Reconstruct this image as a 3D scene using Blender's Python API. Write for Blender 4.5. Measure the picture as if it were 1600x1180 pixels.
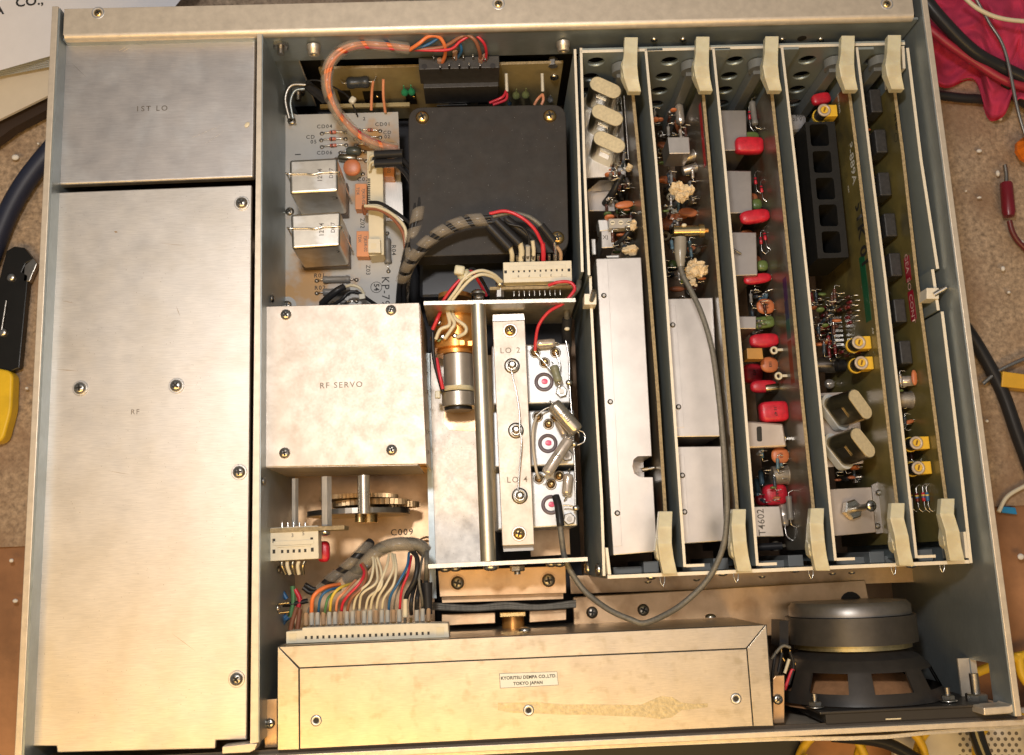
import bpy, bmesh, math, random
from mathutils import Vector, Matrix, noise
random.seed(7)
V = Vector
S = bpy.context.scene
for o in list(bpy.data.objects): bpy.data.objects.remove(o)
C = S.collection
# ------------------------------------------------------------------ camera (units: centimetres)
F = 1533.13; H = 48.0
RX = V((0.99882587, -0.04131732, 0.02529331)); RY = V((-0.035869, -0.98167796, -0.18714111)); RZ = V((0.03256206, 0.18601413, -0.98200736))
cd = bpy.data.cameras.new('camera'); cam = bpy.data.objects.new('camera', cd); C.objects.link(cam)
m = Matrix((RX, -RY, -RZ)).transposed().to_4x4(); m.translation = (0, 0, H); cam.matrix_world = m
cd.sensor_width = 36; cd.lens = F / 1600 * 36; cd.clip_start = 1; cd.clip_end = 1000
cd.dof.use_dof = True; cd.dof.focus_distance = 51; cd.dof.aperture_fstop = 0.2
S.camera = cam
# ------------------------------------------------------------------ room light
S.view_settings.view_transform = 'Standard'; S.view_settings.look = 'None'
S.view_settings.exposure = 0; S.view_settings.gamma = 1
W = bpy.data.worlds.new('World'); S.world = W; W.use_nodes = True
W.node_tree.nodes['Background'].inputs[0].default_value = (0.90, 0.90, 0.88, 1)
W.node_tree.nodes['Background'].inputs[1].default_value = 0.15
def area(name, loc, target, sx, sy, power, col):
    l = bpy.data.lights.new(name, 'AREA'); l.shape = 'RECTANGLE'; l.size = sx; l.size_y = sy; l.energy = power; l.color = col
    o = bpy.data.objects.new(name, l); C.objects.link(o); o.location = loc
    o.rotation_euler = (V(target) - V(loc)).to_track_quat('-Z', 'Y').to_euler(); return o
area('camera_flash', (-5, 18, 54), (2, 9, -3), 5, 3.5, 17500, (1, .95, .90))
area('ceiling_bounce', (6, 20, 120), (0, 8, 0), 110, 80, 25000, (1, .84, .74))
area('tungsten_lamp', (-8, -42, 80), (0, -2, 0), 100, 28, 70000, (1, .60, .17))

# ------------------------------------------------------------------ helpers
def ray(px, py): return RX * ((px - 800) / F) + RY * ((py - 590) / F) + RZ
def P(px, py, z):                                  # place in the world seen at that photo pixel at height z
    d = ray(px, py); return V((0, 0, H)) + d * ((z - H) / d.z)
def X(px, py, x):                                  # same, on the vertical plane x = const
    d = ray(px, py); return V((0, 0, H)) + d * (x / d.x)
def Yp(px, py, y):
    d = ray(px, py); return V((0, 0, H)) + d * (y / d.y)
MATS = {}
def M(name, col, rough=.5, metal=0., var=.12, vs=.8, bump=0., bs=20., streak=None, alpha=1., trans=0., speck=0., emit=0., stain=None, coat=0.):
    if name in MATS: return MATS[name]
    m = bpy.data.materials.new(name); m.use_nodes = True; nt = m.node_tree; N = nt.nodes; L = nt.links
    b = N['Principled BSDF']; b.inputs['Roughness'].default_value = rough; b.inputs['Metallic'].default_value = metal
    b.inputs['Alpha'].default_value = alpha; b.inputs['Transmission Weight'].default_value = trans; b.inputs['Coat Weight'].default_value = coat
    tc = N.new('ShaderNodeTexCoord'); mp = N.new('ShaderNodeMapping'); L.new(tc.outputs['Object'], mp.inputs[0])
    if streak: mp.inputs['Scale'].default_value = streak
    n = N.new('ShaderNodeTexNoise'); n.inputs['Scale'].default_value = vs; n.inputs['Detail'].default_value = 8; n.inputs['Roughness'].default_value = .62
    L.new(tc.outputs['Object'], n.inputs['Vector'])
    mx = N.new('ShaderNodeMix'); mx.data_type = 'RGBA'
    r = N.new('ShaderNodeMapRange'); r.inputs[1].default_value = .3; r.inputs[2].default_value = .7; L.new(n.outputs['Fac'], r.inputs[0]); L.new(r.outputs[0], mx.inputs[0])
    c = V(col); mx.inputs[6].default_value = (*(c * (1 - var)), 1); mx.inputs[7].default_value = (*[min(1, k * (1 + var)) for k in c], 1)
    out = mx.outputs[2]
    if stain:                                      # blotchy tarnish: (colour, noise scale, low, high)
        n2 = N.new('ShaderNodeTexNoise'); n2.inputs['Scale'].default_value = stain[1]; n2.inputs['Detail'].default_value = 5
        mp2 = N.new('ShaderNodeMapping'); mp2.inputs['Location'].default_value = (3.1, 7.7, 1.3); L.new(tc.outputs['Object'], mp2.inputs[0]); L.new(mp2.outputs[0], n2.inputs['Vector'])
        r2 = N.new('ShaderNodeMapRange'); r2.inputs[1].default_value = stain[2]; r2.inputs[2].default_value = stain[3]; L.new(n2.outputs['Fac'], r2.inputs[0])
        m2 = N.new('ShaderNodeMix'); m2.data_type = 'RGBA'; m2.inputs[7].default_value = (*stain[0], 1); L.new(r2.outputs[0], m2.inputs[0]); L.new(out, m2.inputs[6]); out = m2.outputs[2]
    if speck:                                      # small dark pits
        v = N.new('ShaderNodeTexVoronoi'); v.inputs['Scale'].default_value = speck; v.inputs['Randomness'].default_value = 1; L.new(tc.outputs['Object'], v.inputs['Vector'])
        n3 = N.new('ShaderNodeTexNoise'); n3.inputs['Scale'].default_value = .35; L.new(tc.outputs['Object'], n3.inputs['Vector'])
        ad = N.new('ShaderNodeMath'); ad.operation = 'MULTIPLY_ADD'; ad.inputs[1].default_value = -.16; ad.inputs[2].default_value = .14; L.new(n3.outputs['Fac'], ad.inputs[0])
        cp = N.new('ShaderNodeMath'); cp.operation = 'LESS_THAN'; L.new(v.outputs['Distance'], cp.inputs[0]); L.new(ad.outputs[0], cp.inputs[1])
        ml = N.new('ShaderNodeMath'); ml.operation = 'MULTIPLY'; ml.inputs[1].default_value = .6; L.new(cp.outputs[0], ml.inputs[0])
        m3 = N.new('ShaderNodeMix'); m3.data_type = 'RGBA'; m3.inputs[7].default_value = (c[0] * .3, c[1] * .22, c[2] * .12, 1); L.new(ml.outputs[0], m3.inputs[0]); L.new(out, m3.inputs[6]); out = m3.outputs[2]
    if streak:
        sn = N.new('ShaderNodeTexNoise'); sn.inputs['Scale'].default_value = 5; sn.inputs['Detail'].default_value = 6; mp3 = N.new('ShaderNodeMapping'); mp3.inputs['Scale'].default_value = [7 if a > 1 else .35 for a in streak]
        L.new(tc.outputs['Object'], mp3.inputs[0]); L.new(mp3.outputs[0], sn.inputs['Vector']); sr = N.new('ShaderNodeMapRange'); sr.inputs[1].default_value = .35; sr.inputs[2].default_value = .68; sr.inputs[3].default_value = .9; sr.inputs[4].default_value = 1.05; L.new(sn.outputs['Fac'], sr.inputs[0])
        hm = N.new('ShaderNodeMix'); hm.data_type = 'RGBA'; hm.blend_type = 'MULTIPLY'; hm.inputs[0].default_value = 1; L.new(out, hm.inputs[6]); L.new(sr.outputs[0], hm.inputs[7]); out = hm.outputs[2]
    L.new(out, b.inputs['Base Color'])
    if metal > .3 or streak:
        rn = N.new('ShaderNodeTexNoise'); rn.inputs['Scale'].default_value = 9; rn.inputs['Detail'].default_value = 4; L.new(mp.outputs[0], rn.inputs['Vector'])
        rr = N.new('ShaderNodeMapRange'); rr.inputs[3].default_value = rough * .72; rr.inputs[4].default_value = rough * 1.3; sm = N.new('ShaderNodeTexNoise'); sm.inputs['Scale'].default_value = 1.1; sm.inputs['Detail'].default_value = 7; L.new(tc.outputs['Object'], sm.inputs['Vector']); av = N.new('ShaderNodeMix'); av.inputs[0].default_value = .6; L.new(rn.outputs['Fac'], av.inputs[2]); L.new(sm.outputs['Fac'], av.inputs[3]); L.new(av.outputs[0], rr.inputs[0]); L.new(rr.outputs[0], b.inputs['Roughness'])
    if bump:
        bn = N.new('ShaderNodeTexNoise'); bn.inputs['Scale'].default_value = bs; bn.inputs['Detail'].default_value = 5; L.new(mp.outputs[0], bn.inputs['Vector'])
        bp = N.new('ShaderNodeBump'); bp.inputs['Strength'].default_value = bump; bp.inputs['Distance'].default_value = .05; L.new(bn.outputs['Fac'], bp.inputs['Height']); L.new(bp.outputs[0], b.inputs['Normal'])
    MATS[name] = m; return m
class MB:
    def __init__(s): s.v = []; s.f = []; s.s = []
    def add(s, vs, fs, sm=False):
        n = len(s.v); s.v += [V(a) for a in vs]; s.f += [[n + i for i in f] for f in fs]; s.s += [sm] * len(fs); return s
    def prism(s, poly, z0, z1):                    # poly: world points (x, y)
        n = len(poly); a = sum(poly[i][0] * poly[(i + 1) % n][1] - poly[(i + 1) % n][0] * poly[i][1] for i in range(n))
        if a < 0: poly = poly[::-1]
        lo, hi = min(z0, z1), max(z0, z1)
        vs = [(p[0], p[1], lo) for p in poly] + [(p[0], p[1], hi) for p in poly]
        return s.add(vs, [list(range(n - 1, -1, -1)), list(range(n, 2 * n))] + [[i, (i + 1) % n, n + (i + 1) % n, n + i] for i in range(n)])
    def pp(s, pts, z1, z0): return s.prism([P(x, y, z1) for x, y in pts], z0, z1)   # outline read at the top face
    def box(s, x0, x1, y0, y1, z0, z1): return s.prism([(x0, y0), (x1, y0), (x1, y1), (x0, y1)], z0, z1)
    def obox(s, c, ax, ay, az):                    # centre and three half axes
        c = V(c); ax, ay, az = V(ax), V(ay), V(az)
        if ax.cross(ay).dot(az) < 0: az = -az
        vs = [c + ax * i + ay * j + az * k for k in (-1, 1) for j in (-1, 1) for i in (-1, 1)]
        return s.add(vs, [[0, 2, 3, 1], [4, 5, 7, 6], [0, 1, 5, 4], [2, 6, 7, 3], [0, 4, 6, 2], [1, 3, 7, 5]])
    def lathe(s, a, d, prof, n=20, caps=True, flat=False):
        a = V(a); d = V(d).normalized(); u = d.orthogonal().normalized(); w = d.cross(u)
        vs = []; fs = []
        for r, h in prof: vs += [a + d * h + (u * math.cos(t) + w * math.sin(t)) * r for t in [2 * math.pi * (i + .5) / n for i in range(n)]]
        for k in range(len(prof) - 1): fs += [[k * n + i, k * n + (i + 1) % n, (k + 1) * n + (i + 1) % n, (k + 1) * n + i] for i in range(n)]
        s.add(vs, fs, not flat)
        if caps:
            s.add(vs[:n], [list(range(n - 1, -1, -1))]); s.add(vs[-n:], [list(range(n))])
        return s
    def cyl(s, a, b, r, r2=None, n=16, flat=False):
        a, b = V(a), V(b); return s.lathe(a, b - a, [(r, 0), (r if r2 is None else r2, (b - a).length)], n, True, flat)
    def tube(s, pts, r, n=8, sub=5, caps=True):
        pts = spline(pts, sub); fr = frames(pts); vs = []; fs = []
        for k, (p, u, w) in enumerate(fr):
            rr = r(k / (len(fr) - 1)) if callable(r) else r
            vs += [p + (u * math.cos(t) + w * math.sin(t)) * rr for t in [2 * math.pi * i / n for i in range(n)]]
        for k in range(len(fr) - 1): fs += [[k * n + i, k * n + (i + 1) % n, (k + 1) * n + (i + 1) % n, (k + 1) * n + i] for i in range(n)]
        s.add(vs, fs, True)
        if caps: s.add(vs[:n], [list(range(n - 1, -1, -1))]); s.add(vs[-n:], [list(range(n))])
        return s
    def sup(s, c, ax, ay, az, e=.6, nu=10, nv=16): # superellipsoid
        c = V(c); ax, ay, az = V(ax), V(ay), V(az); q = lambda t, e: math.copysign(abs(t) ** e, t); vs = []; fs = []
        for i in range(nu + 1):
            a = -math.pi / 2 + math.pi * i / nu
            for j in range(nv):
                t = 2 * math.pi * j / nv; vs.append(c + ax * q(math.sin(a), e) + (ay * q(math.cos(t), e) + az * q(math.sin(t), e)) * q(math.cos(a), e))
        for i in range(nu):
            for j in range(nv): fs.append([i * nv + j, i * nv + (j + 1) % nv, (i + 1) * nv + (j + 1) % nv, (i + 1) * nv + j])
        return s.add(vs, fs, True)
    def ribbon(s, pts, r, pitch, frac=.75, th=.02, ph=0, seg=10):  # spiral wrap round a path
        pts = spline(pts, 12); L = 0; fr = frames(pts); acc = [0]
        for i in range(1, len(pts)): L += (pts[i] - pts[i - 1]).length; acc.append(L)
        def at(d):
            d = max(0, min(L - 1e-4, d)); k = 0
            while acc[k + 1] < d: k += 1
            t = (d - acc[k]) / (acc[k + 1] - acc[k] + 1e-9); a, b = fr[k], fr[k + 1]
            return a[0].lerp(b[0], t), a[1].lerp(b[1], t), a[2].lerp(b[2], t)
        nt = int(L / pitch * seg * 1.6); vs = []; fs = []; k = 4
        for i in range(nt + 1):
            d = L * i / nt; an = ph + 2 * math.pi * d / pitch
            for rr, dd in ((r, -.5), (r, 0), (r, .5), (r + th, .5), (r + th, 0), (r + th, -.5)):
                p, u, w = at(d + dd * pitch * frac); vs.append(p + (u * math.cos(an) + w * math.sin(an)) * rr)
        for i in range(nt):
            for j in range(6): fs.append([i * 6 + j, i * 6 + (j + 1) % 6, (i + 1) * 6 + (j + 1) % 6, (i + 1) * 6 + j])
        s.add(vs, fs, True); return s
def spline(pts, sub=5):
    pts = [V(p) for p in pts]
    if len(pts) < 3 or sub < 2: return pts
    q = [pts[0] * 2 - pts[1]] + pts + [pts[-1] * 2 - pts[-2]]; out = []
    for i in range(1, len(q) - 2):
        a, b, c, d = q[i - 1:i + 3]
        for k in range(sub):
            t = k / sub; out.append(.5 * (2 * b + (c - a) * t + (2 * a - 5 * b + 4 * c - d) * t * t + (3 * b - a - 3 * c + d) * t ** 3))
    return out + [pts[-1]]
def frames(pts):
    out = []; u = None
    for i, p in enumerate(pts):
        t = (pts[min(i + 1, len(pts) - 1)] - pts[max(i - 1, 0)]).normalized()
        u = t.orthogonal().normalized() if u is None else (u - t * u.dot(t)).normalized()
        out.append((p, u, t.cross(u)))
    return out
WL = {}
def finish(mb, bev=0, seg=2):
    me = bpy.data.meshes.new('mesh'); me.from_pydata(mb.v, [], mb.f)
    me.polygons.foreach_set('use_smooth', mb.s); me.update()
    if bev:
        b = bmesh.new(); b.from_mesh(me)
        es = [e for e in b.edges if len(e.link_faces) == 2 and e.calc_face_angle(0) > .5]
        bmesh.ops.bevel(b, geom=es, offset=bev, segments=seg, affect='EDGES', profile=.5, clamp_overlap=True)
        b.to_mesh(me); b.free()
    return me
def tags(o, label=None, cat=None, group=None, kind=None):
    for k, v in (('label', label), ('category', cat), ('group', group), ('kind', kind)):
        if v: o[k] = v
def T(name, label, cat, loc, group=None):
    o = bpy.data.objects.new(name, None); o.empty_display_size = .5; C.objects.link(o); o.location = loc; WL[o.name] = V(loc); tags(o, label, cat, group); return o
def O(name, mb, mat, par=None, label=None, cat=None, group=None, kind=None, bev=0, seg=2, origin=None):
    n = len(mb.v); c = V(origin) if origin else sum(mb.v, V((0, 0, 0))) / n
    mb.v = [a - c for a in mb.v]; me = finish(mb, bev, seg); me.name = name; me.materials.append(mat)
    o = bpy.data.objects.new(name, me); C.objects.link(o); WL[o.name] = c
    if par: o.parent = par; o.location = c - WL[par.name]
    else: o.location = c
    tags(o, label, cat, group, kind); return o
CACHE = {}
def I(name, key, build, mat, par, loc, rot=None, sc=1.):     # a piece whose mesh is shared with its likes
    if key not in CACHE:
        mb = build(); CACHE[key] = finish(mb); CACHE[key].name = key
    k2 = key + '|' + mat.name
    if k2 not in CACHE:
        CACHE[k2] = CACHE[key].copy(); CACHE[k2].materials.append(mat)
    o = bpy.data.objects.new(name, CACHE[k2]); C.objects.link(o); o.parent = par; o.location = V(loc) - WL[par.name]; WL[o.name] = V(loc)
    R = rot.to_3x3() if rot else Matrix.Identity(3); o.rotation_euler = R.to_euler(); o.scale = (sc, sc, sc); return o
def text(s, loc, size, mat, par, xd=(1, 0, 0), yd=(0, 1, 0), name='lettering', space=1.05, off=.006, bold=.004):
    c = bpy.data.curves.new('t', 'FONT'); c.body = s; c.size = size; c.align_x = 'CENTER'; c.align_y = 'CENTER'; c.space_character = space; c.resolution_u = 3; c.offset = bold
    t = bpy.data.objects.new('t', c); C.objects.link(t); dg = bpy.context.evaluated_depsgraph_get(); me = bpy.data.meshes.new_from_object(t.evaluated_get(dg))
    bpy.data.objects.remove(t); me.name = name; me.materials.clear(); me.materials.append(mat)
    xd = V(xd).normalized(); yd = V(yd).normalized(); z = xd.cross(yd); R = Matrix((xd, yd, z)).transposed()
    for v in me.vertices: v.co = R @ v.co
    o = bpy.data.objects.new(name, me); C.objects.link(o); o.parent = par; w = V(loc) + z * off; o.location = w - WL[par.name]; WL[o.name] = w; return o
def cut(o, cutters):
    for c in cutters:
        m = o.modifiers.new('b', 'BOOLEAN'); m.object = c; m.operation = 'DIFFERENCE'; m.solver = 'EXACT'
    dg = bpy.context.evaluated_depsgraph_get(); me = bpy.data.meshes.new_from_object(o.evaluated_get(dg)); o.modifiers.clear(); old = o.data; me.name = old.name; o.data = me
    for c in cutters: bpy.data.objects.remove(c)
def tmp(mb):
    o = bpy.data.objects.new('c', finish(mb)); C.objects.link(o); return o
# ------------------------------------------------------------------ materials
alu = M('cover_aluminium', (.74, .70, .65), 0.5, 1, .05, .5, .05, 30, (1, 6, 1), speck=4.0, stain=((.66, .61, .54), .5, .45, .85))
alu2 = M('plain_aluminium', (.70, .68, .65), 0.45, 1, .08, .9, .04, 30, (6, 1, 1))
alub = M('stained_gold_lit_aluminium', (.60, .54, .45), 0.36, 1, .1, .6, .02, 10, (1, 5, 1), stain=((.50, .44, .34), 1.6, .56, .72))  # golden lamp reflection put into the base colour; the blotches are stain
servo_m = M('blotched_aluminium', (.58, .52, .46), 0.56, 1, .07, 1.3, .05, 25, stain=((.68, .62, .56), .8, .45, .75))
alud = M('pitted_aluminium', (.66, .62, .57), 0.58, 1, .14, 1.4, .1, 25, speck=4, stain=((.38, .36, .35), .9, .58, .85))
edge_m = M('sawn_aluminium_edge', (.66, .61, .53), .42, .85, .12, 3, .2, 30)
chas = M('chassis_metal_grey_reflection', (.36, .41, .43), .42, .7, .08, .6, .06, 20, (1, 1, 3))  # blue-grey of the dark room's reflection put into the base colour
rimm = M('chassis_rim_metal', (.70, .62, .51), .45, .6, .1, 2, .12, 30)
cagem = M('cage_sheet_metal', (.36, .42, .43), .45, .6, .06, .8, .05, 20)
tan = M('warm_lit_plate', (.60, .42, .26), .4, .85, .12, .8, .05, 20, stain=((.34, .20, .10), .5, .5, .75))  # the warm lamp's reflection is put into the base as tan
brass = M('brass', (.72, .50, .22), .28, 1, .15, 2)
copper = M('copper_lacquered', (.74, .36, .10), .32, .7, .15, 2)
steel = M('screw_steel', (.55, .52, .47), .28, 1, .1, 4)
dsteel = M('dull_steel', (.33, .31, .28), .38, 1, .1, 4)
tin = M('tinned_wire', (.72, .70, .66), .25, 1, .05, 4)
dark = M('dark_recess', (.03, .028, .025), .6, .3)
black = M('black_plastic', (.018, .018, .02), .38, 0, .2, 3)
blackm = M('black_matt_metal', (.038, .035, .033), .5, .15, .2, 1.2, .15, 40, stain=((.04, .033, .028), 1.0, .5, .8))
ferr = M('ferrite_black', (.013, .013, .013), .6, 0, .2, 2, .1, 30)
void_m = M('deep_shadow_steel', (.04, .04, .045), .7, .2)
pcbw = M('pale_circuit_board', (.42, .42, .41), .42, 0, .06, .7, .03, 40, stain=((.46, .26, .09), .28, .56, .66))
pcbt = M('tan_circuit_board', (.34, .28, .15), .4, 0, .15, .8, .05, 40)
pcbg = M('olive_circuit_board', (.155, .13, .045), .3, 0, .25, .5, .06, 20, stain=((.06, .055, .03), .4, .5, .7))
pcbd = M('dark_circuit_board', (.12, .11, .09), .28, 0, .3, .5, .06, 20, stain=((.10, .05, .03), .5, .5, .7))
pcbe = M('circuit_board_edge', (.33, .26, .15), .7, 0, .35, 6, .4, 25)
nylon = M('cream_nylon', (.62, .59, .43), .38, 0, .12, .9, .08, 12, stain=((.48, .40, .24), .5, .55, .75)); nylon.node_tree.nodes['Principled BSDF'].inputs['Subsurface Weight'].default_value = .25; nylon.node_tree.nodes['Principled BSDF'].inputs['Subsurface Radius'].default_value = (.3, .25, .12)
cream = M('cream_plastic', (.66, .62, .50), .4, 0, .08, 1.5)
white = M('white_insulation', (.66, .60, .44), .4, 0, .05)
wrap = M('clear_spiral_wrap', (.50, .44, .36), .2, 0, .05, 3, alpha=.24)
def wm(n, c): return M(n + '_insulation', c, .35, 0, .08, 3)
w_or, w_bl, w_gr, w_ye, w_sa, w_re, w_br = wm('orange', (.75, .20, .06)), wm('blue', (.03, .13, .30)), wm('green', (.08, .22, .09)), wm('yellow', (.70, .52, .08)), wm('salmon', (.72, .30, .16)), wm('red', (.58, .03, .05)), wm('brown', (.28, .11, .06))
w_bk = wm('black', (.022, .022, .024)); w_gy = M('grey_braid', (.19, .18, .155), .5, .35, .25, 8, .5, 30, (1, 1, 1))
redc = M('red_epoxy', (.55, .02, .04), .34, 0, .25, 3, .25, 14)
orc = M('orange_ceramic', (.52, .17, .07), .4, 0, .12, 4)
grc = M('green_epoxy', (.13, .19, .06), .28, 0, .15, 4)
grb = M('bright_green_bead', (.04, .32, .16), .2, 0, .1, 4)
yec = M('yellow_plastic', (.72, .46, .04), .4, 0, .06, 3)
gyc = M('grey_resistor', (.18, .18, .18), .45, 0, .1, 4)
blc = M('blue_grey_resistor', (.10, .18, .24), .4, 0, .1, 4)
glass = M('film_capacitor_clear', (.62, .56, .50), .12, .55, .25, 4, coat=.5)
silver = M('silver_sleeve', (.66, .60, .50), .28, .9, .1, 3)
crystal = M('crystal_can', (.40, .35, .25), .3, 1, .1, 3, .05, 30)
crystop = M('crystal_can_top', (.62, .54, .36), .6, .3, .15, 6, .15, 60)
ink = M('black_ink', (.02, .02, .02), .6, 0); stamp = M('stamped_ink', (.24, .21, .18), .6, 0); ink2 = M('faded_ink', (.13, .12, .11), .6, 0); wink = M('white_ink', (.6, .6, .55), .6)
wax = M('crumbled_wax', (.70, .56, .36), .6, 0, .2, 4, .6, 12)
pin_l = M('paper_label', (.80, .82, .76), .5, 0, .05)
rednail = M('pink_paint_dot', (.75, .12, .25), .3, 0, .3, 9)
maroon = M('maroon_diode', (.16, .02, .025), .25, 0, .2, 6)
for mm in (ferr, blackm, black, void_m, w_bk): mm.node_tree.nodes['Principled BSDF'].inputs['Specular IOR Level'].default_value = .25
# ------------------------------------------------------------------ shared small pieces
def crumb(mb, a=.09):
    mb.v = [v + V((noise.noise(v * 6), noise.noise(v * 6 + V((9, 0, 0))), noise.noise(v * 6 + V((0, 9, 0))))) * a * 2 for v in mb.v]; mb.s = [False] * len(mb.s); return mb
def b_screw():
    return MB().lathe((0, 0, 0), (0, 0, 1), [(.30, 0), (.30, .05), (.27, .12), (.19, .17), (.10, .19)], 20)
def b_cross():
    a = MB()
    for w, h in ((.17, .045), (.045, .17)): a.box(-w, w, -h, h, .176, .199)
    return a
def b_washer(): return MB().lathe((0, 0, 0), (0, 0, 1), [(.38, 0), (.38, .035), (.36, .045)], 24)
def b_hex(): return MB().lathe((0, 0, 0), (0, 0, 1), [(.33, 0), (.36, .04), (.36, .22), (.31, .26)], 6, flat=True)
def b_rivet(): return MB().lathe((0, 0, 0), (0, 0, 1), [(.12, 0), (.11, .04), (.06, .07)], 12)
def rotz(d):                                        # rotation taking +z to d
    return V((0, 0, 1)).rotation_difference(V(d)).to_matrix()
def screw(par, loc, r=.3, washer=False, d=(0, 0, 1), mat=None, spin=None, deep=True):
    loc = V(loc); k = r / .3; R = rotz(d) @ Matrix.Rotation(random.uniform(0, 1.5) if spin is None else spin, 3, 'Z')
    if washer: I('washer', 'washer', b_washer, alu2, par, loc, rotz(d), k)
    s = I('screw', 'screw', b_screw, mat or steel, par, loc + V(d).normalized() * (.045 * k if washer else .001), R, k)
    if deep:
        c = I('recess', 'cross', b_cross, dark, s, WL[s.name], None, 1); c.location = (0, 0, 0)
def nut(par, loc, r=.33, d=(0, 0, 1), stud=.35, name='nut'):
    loc = V(loc); d = V(d).normalized(); k = r / .33
    I(name, 'hexnut', b_hex, steel, par, loc, rotz(d), k)
    if stud: O('stud', MB().cyl(loc, loc + d * (.26 * k + stud), r * .45, n=12), dsteel, par)
def rivet(par, loc, k=1.): I('rivet', 'rivet', b_rivet, steel, par, loc, None, k)

# ------------------------------------------------------------------ chassis
ch = T('receiver_chassis', 'open grey metal radio chassis with cream rim holding all the modules', 'chassis', (1.5, 11, -13))
XL, XR, YB, YF = -21.95, 25.05, 30.0, -8.2
O('left_wall', MB().box(XL, XL + .32, YF - .3, YB, -12.8, 0), rimm, ch, bev=.03)
O('left_wall_shade_face', MB().box(XL + .323, XL + .42, YF, YB - .1, -12.8, -.06), chas, ch)  # inner wall face as its own sheet, dim reflection painted into its grey
O('right_wall', MB().box(XR - .30, XR, YF + .1, YB + .1, -12.8, 0), rimm, ch, bev=.03)
rl = O('right_wall_shade_face', MB().box(XR - .36, XR - .303, YF + .12, YB, -12.8, -.05), chas, ch)
c1 = X(1514, 1030, XR - .36); c2 = X(1545, 1040, XR - .36); c3 = X(1549, 1098, XR - .36)
sx0, sx1 = sorted((c1.z, c2.z)); sy0, sy1 = sorted((c1.y, c3.y))
rwall = bpy.data.objects['right_wall']
cut(rl, [tmp(MB().box(XR - 1, XR + 1, sy0, sy1, sx0, sx1))]); cut(rwall, [tmp(MB().box(XR - 1, XR + 1, sy0, sy1, sx0, sx1))])
O('slot_flange', MB().box(XR - .95, XR - .37, sy0, sy1 + .05, sx0 - .12, sx0), rimm, ch)
O('rear_flange', MB().box(XL + .55, XR - .72, YB - 1.55, YB - .04, -.32, -.2), rimm, ch, bev=.03)
O('rear_flange_bend', MB().cyl((XL + .6, YB - 1.5, -.5), (XR - .75, YB - 1.5, -.5), .3, n=24), rimm, ch)
rw = O('rear_wall', MB().box(XL + .5, XR - .45, YB - 1.75, YB - 1.62, -3.15, -.4), chas, ch)
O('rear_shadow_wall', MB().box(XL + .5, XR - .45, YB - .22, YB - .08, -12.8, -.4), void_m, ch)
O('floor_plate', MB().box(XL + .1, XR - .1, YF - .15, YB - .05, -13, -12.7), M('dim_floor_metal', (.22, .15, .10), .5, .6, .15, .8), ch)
O('divider_wall', MB().pp([(402, 47), (409, 47), (403, 1160), (391, 1162)], -.3, -12.6), rimm, ch)
O('divider_top_flange', MB().pp([(404, 40), (449, 38), (449, 46), (403, 48)], -.3, -.42), rimm, ch)
O('divider_front_flange', MB().pp([(391, 1162), (402, 1162), (398, 1172), (390, 1176), (347, 1178), (347, 1167)], -.3, -1.2), rimm, ch, bev=.03)
O('divider_shade_face', MB().pp([(409.4, 48), (411, 48), (405, 1160), (403.4, 1160)], -.32, -12.6), chas, ch)
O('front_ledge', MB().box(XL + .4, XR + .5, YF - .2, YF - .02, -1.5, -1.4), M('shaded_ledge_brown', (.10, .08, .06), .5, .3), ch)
O('front_panel', MB().box(XL - .6, XR + 1.2, YF - .47, YF - .2, -13, -.9), rimm, ch, bev=.03)
bz = MB()
pts = [(XL - .6, -.68), (8, -.68), (14, -.72), (17, -.84), (19, -.86), (21, -.76), (XR + 1.2, -.66)]
for (a, u), (b, w) in zip(pts, pts[1:]): bz.prism([(a, YF + u + .18), (b, YF + w + .18), (b, YF + w), (a, YF + u)], -13, -1.3)
O('front_bezel', bz, edge_m, ch)
for px, py in ((153, 20), (779, 6), (1386, 6)):
    p = P(px, py, -.2); O('screw_hole', MB().lathe(p, (0, 0, 1), [(.34, 0), (.30, .02), (.22, -.04)], 24, False), alu2, ch); screw(ch, p - V((0, 0, .1)), .24, mat=brass)
for px, py in ((490, 71), (880, 66)):
    p = Yp(px, py, YB - 1.76); O('boss', MB().lathe(p, (0, -1, -.15), [(.38, 0), (.38, .25), (.33, .3), (.33, .5), (.27, .55), (.16, .55), (.16, .3)], 20), edge_m, ch)
for px in (978, 1022, 1067, 1222, 1282):
    p = Yp(px, 62, YB - 1.76); I('rivet', 'rivet', b_rivet, steel, ch, p, rotz((0, -1, 0)), 1.6)
p = Yp(1253, 60, YB - 1.77); O('vent_hole', MB().cyl(p, p + V((0, -.01, 0)), .26), dark, ch)
# upright bracket with studs behind the relay board
yk = P(430, 47, -.4).y - .05
O('corner_bracket', MB().box(P(411, 47, -.4).x, P(450, 46, -.4).x, yk - .1, yk, -9, -.35), chas, ch); O('bracket_edge', MB().box(P(450, 46, -.4).x, P(450, 46, -.4).x + .05, yk - .12, yk + .0, -9, -.33), rimm, ch)
for nx_, ny_, kk in ((439, 66, .42), (466, 140, .40)):
    p = Yp(nx_, ny_, yk - .12); p.x = min(p.x, P(450, 46, -.4).x - .4); nut(ch, p, kk, (0, -1, 0), .4)
O('cable_clamp', MB().tube([P(452, 185, -5), P(446, 155, -4.6), P(455, 134, -4.4), P(478, 133, -4.4)], .12, 6), dsteel, ch)
O('cable_clamp', MB().tube([P(458, 185, -5), P(454, 160, -4.7), P(461, 142, -4.5), P(476, 139, -4.5)], .07, 6), chas, ch)
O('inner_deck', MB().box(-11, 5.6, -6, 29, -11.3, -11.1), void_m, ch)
for px, py in ((417, 467), (404, 752), (428, 890)):
    p = X(px + 8, py, -10.85); I('rivet', 'rivet', b_rivet, dsteel, ch, p, rotz((1, 0, 0)), 1.8)
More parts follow.
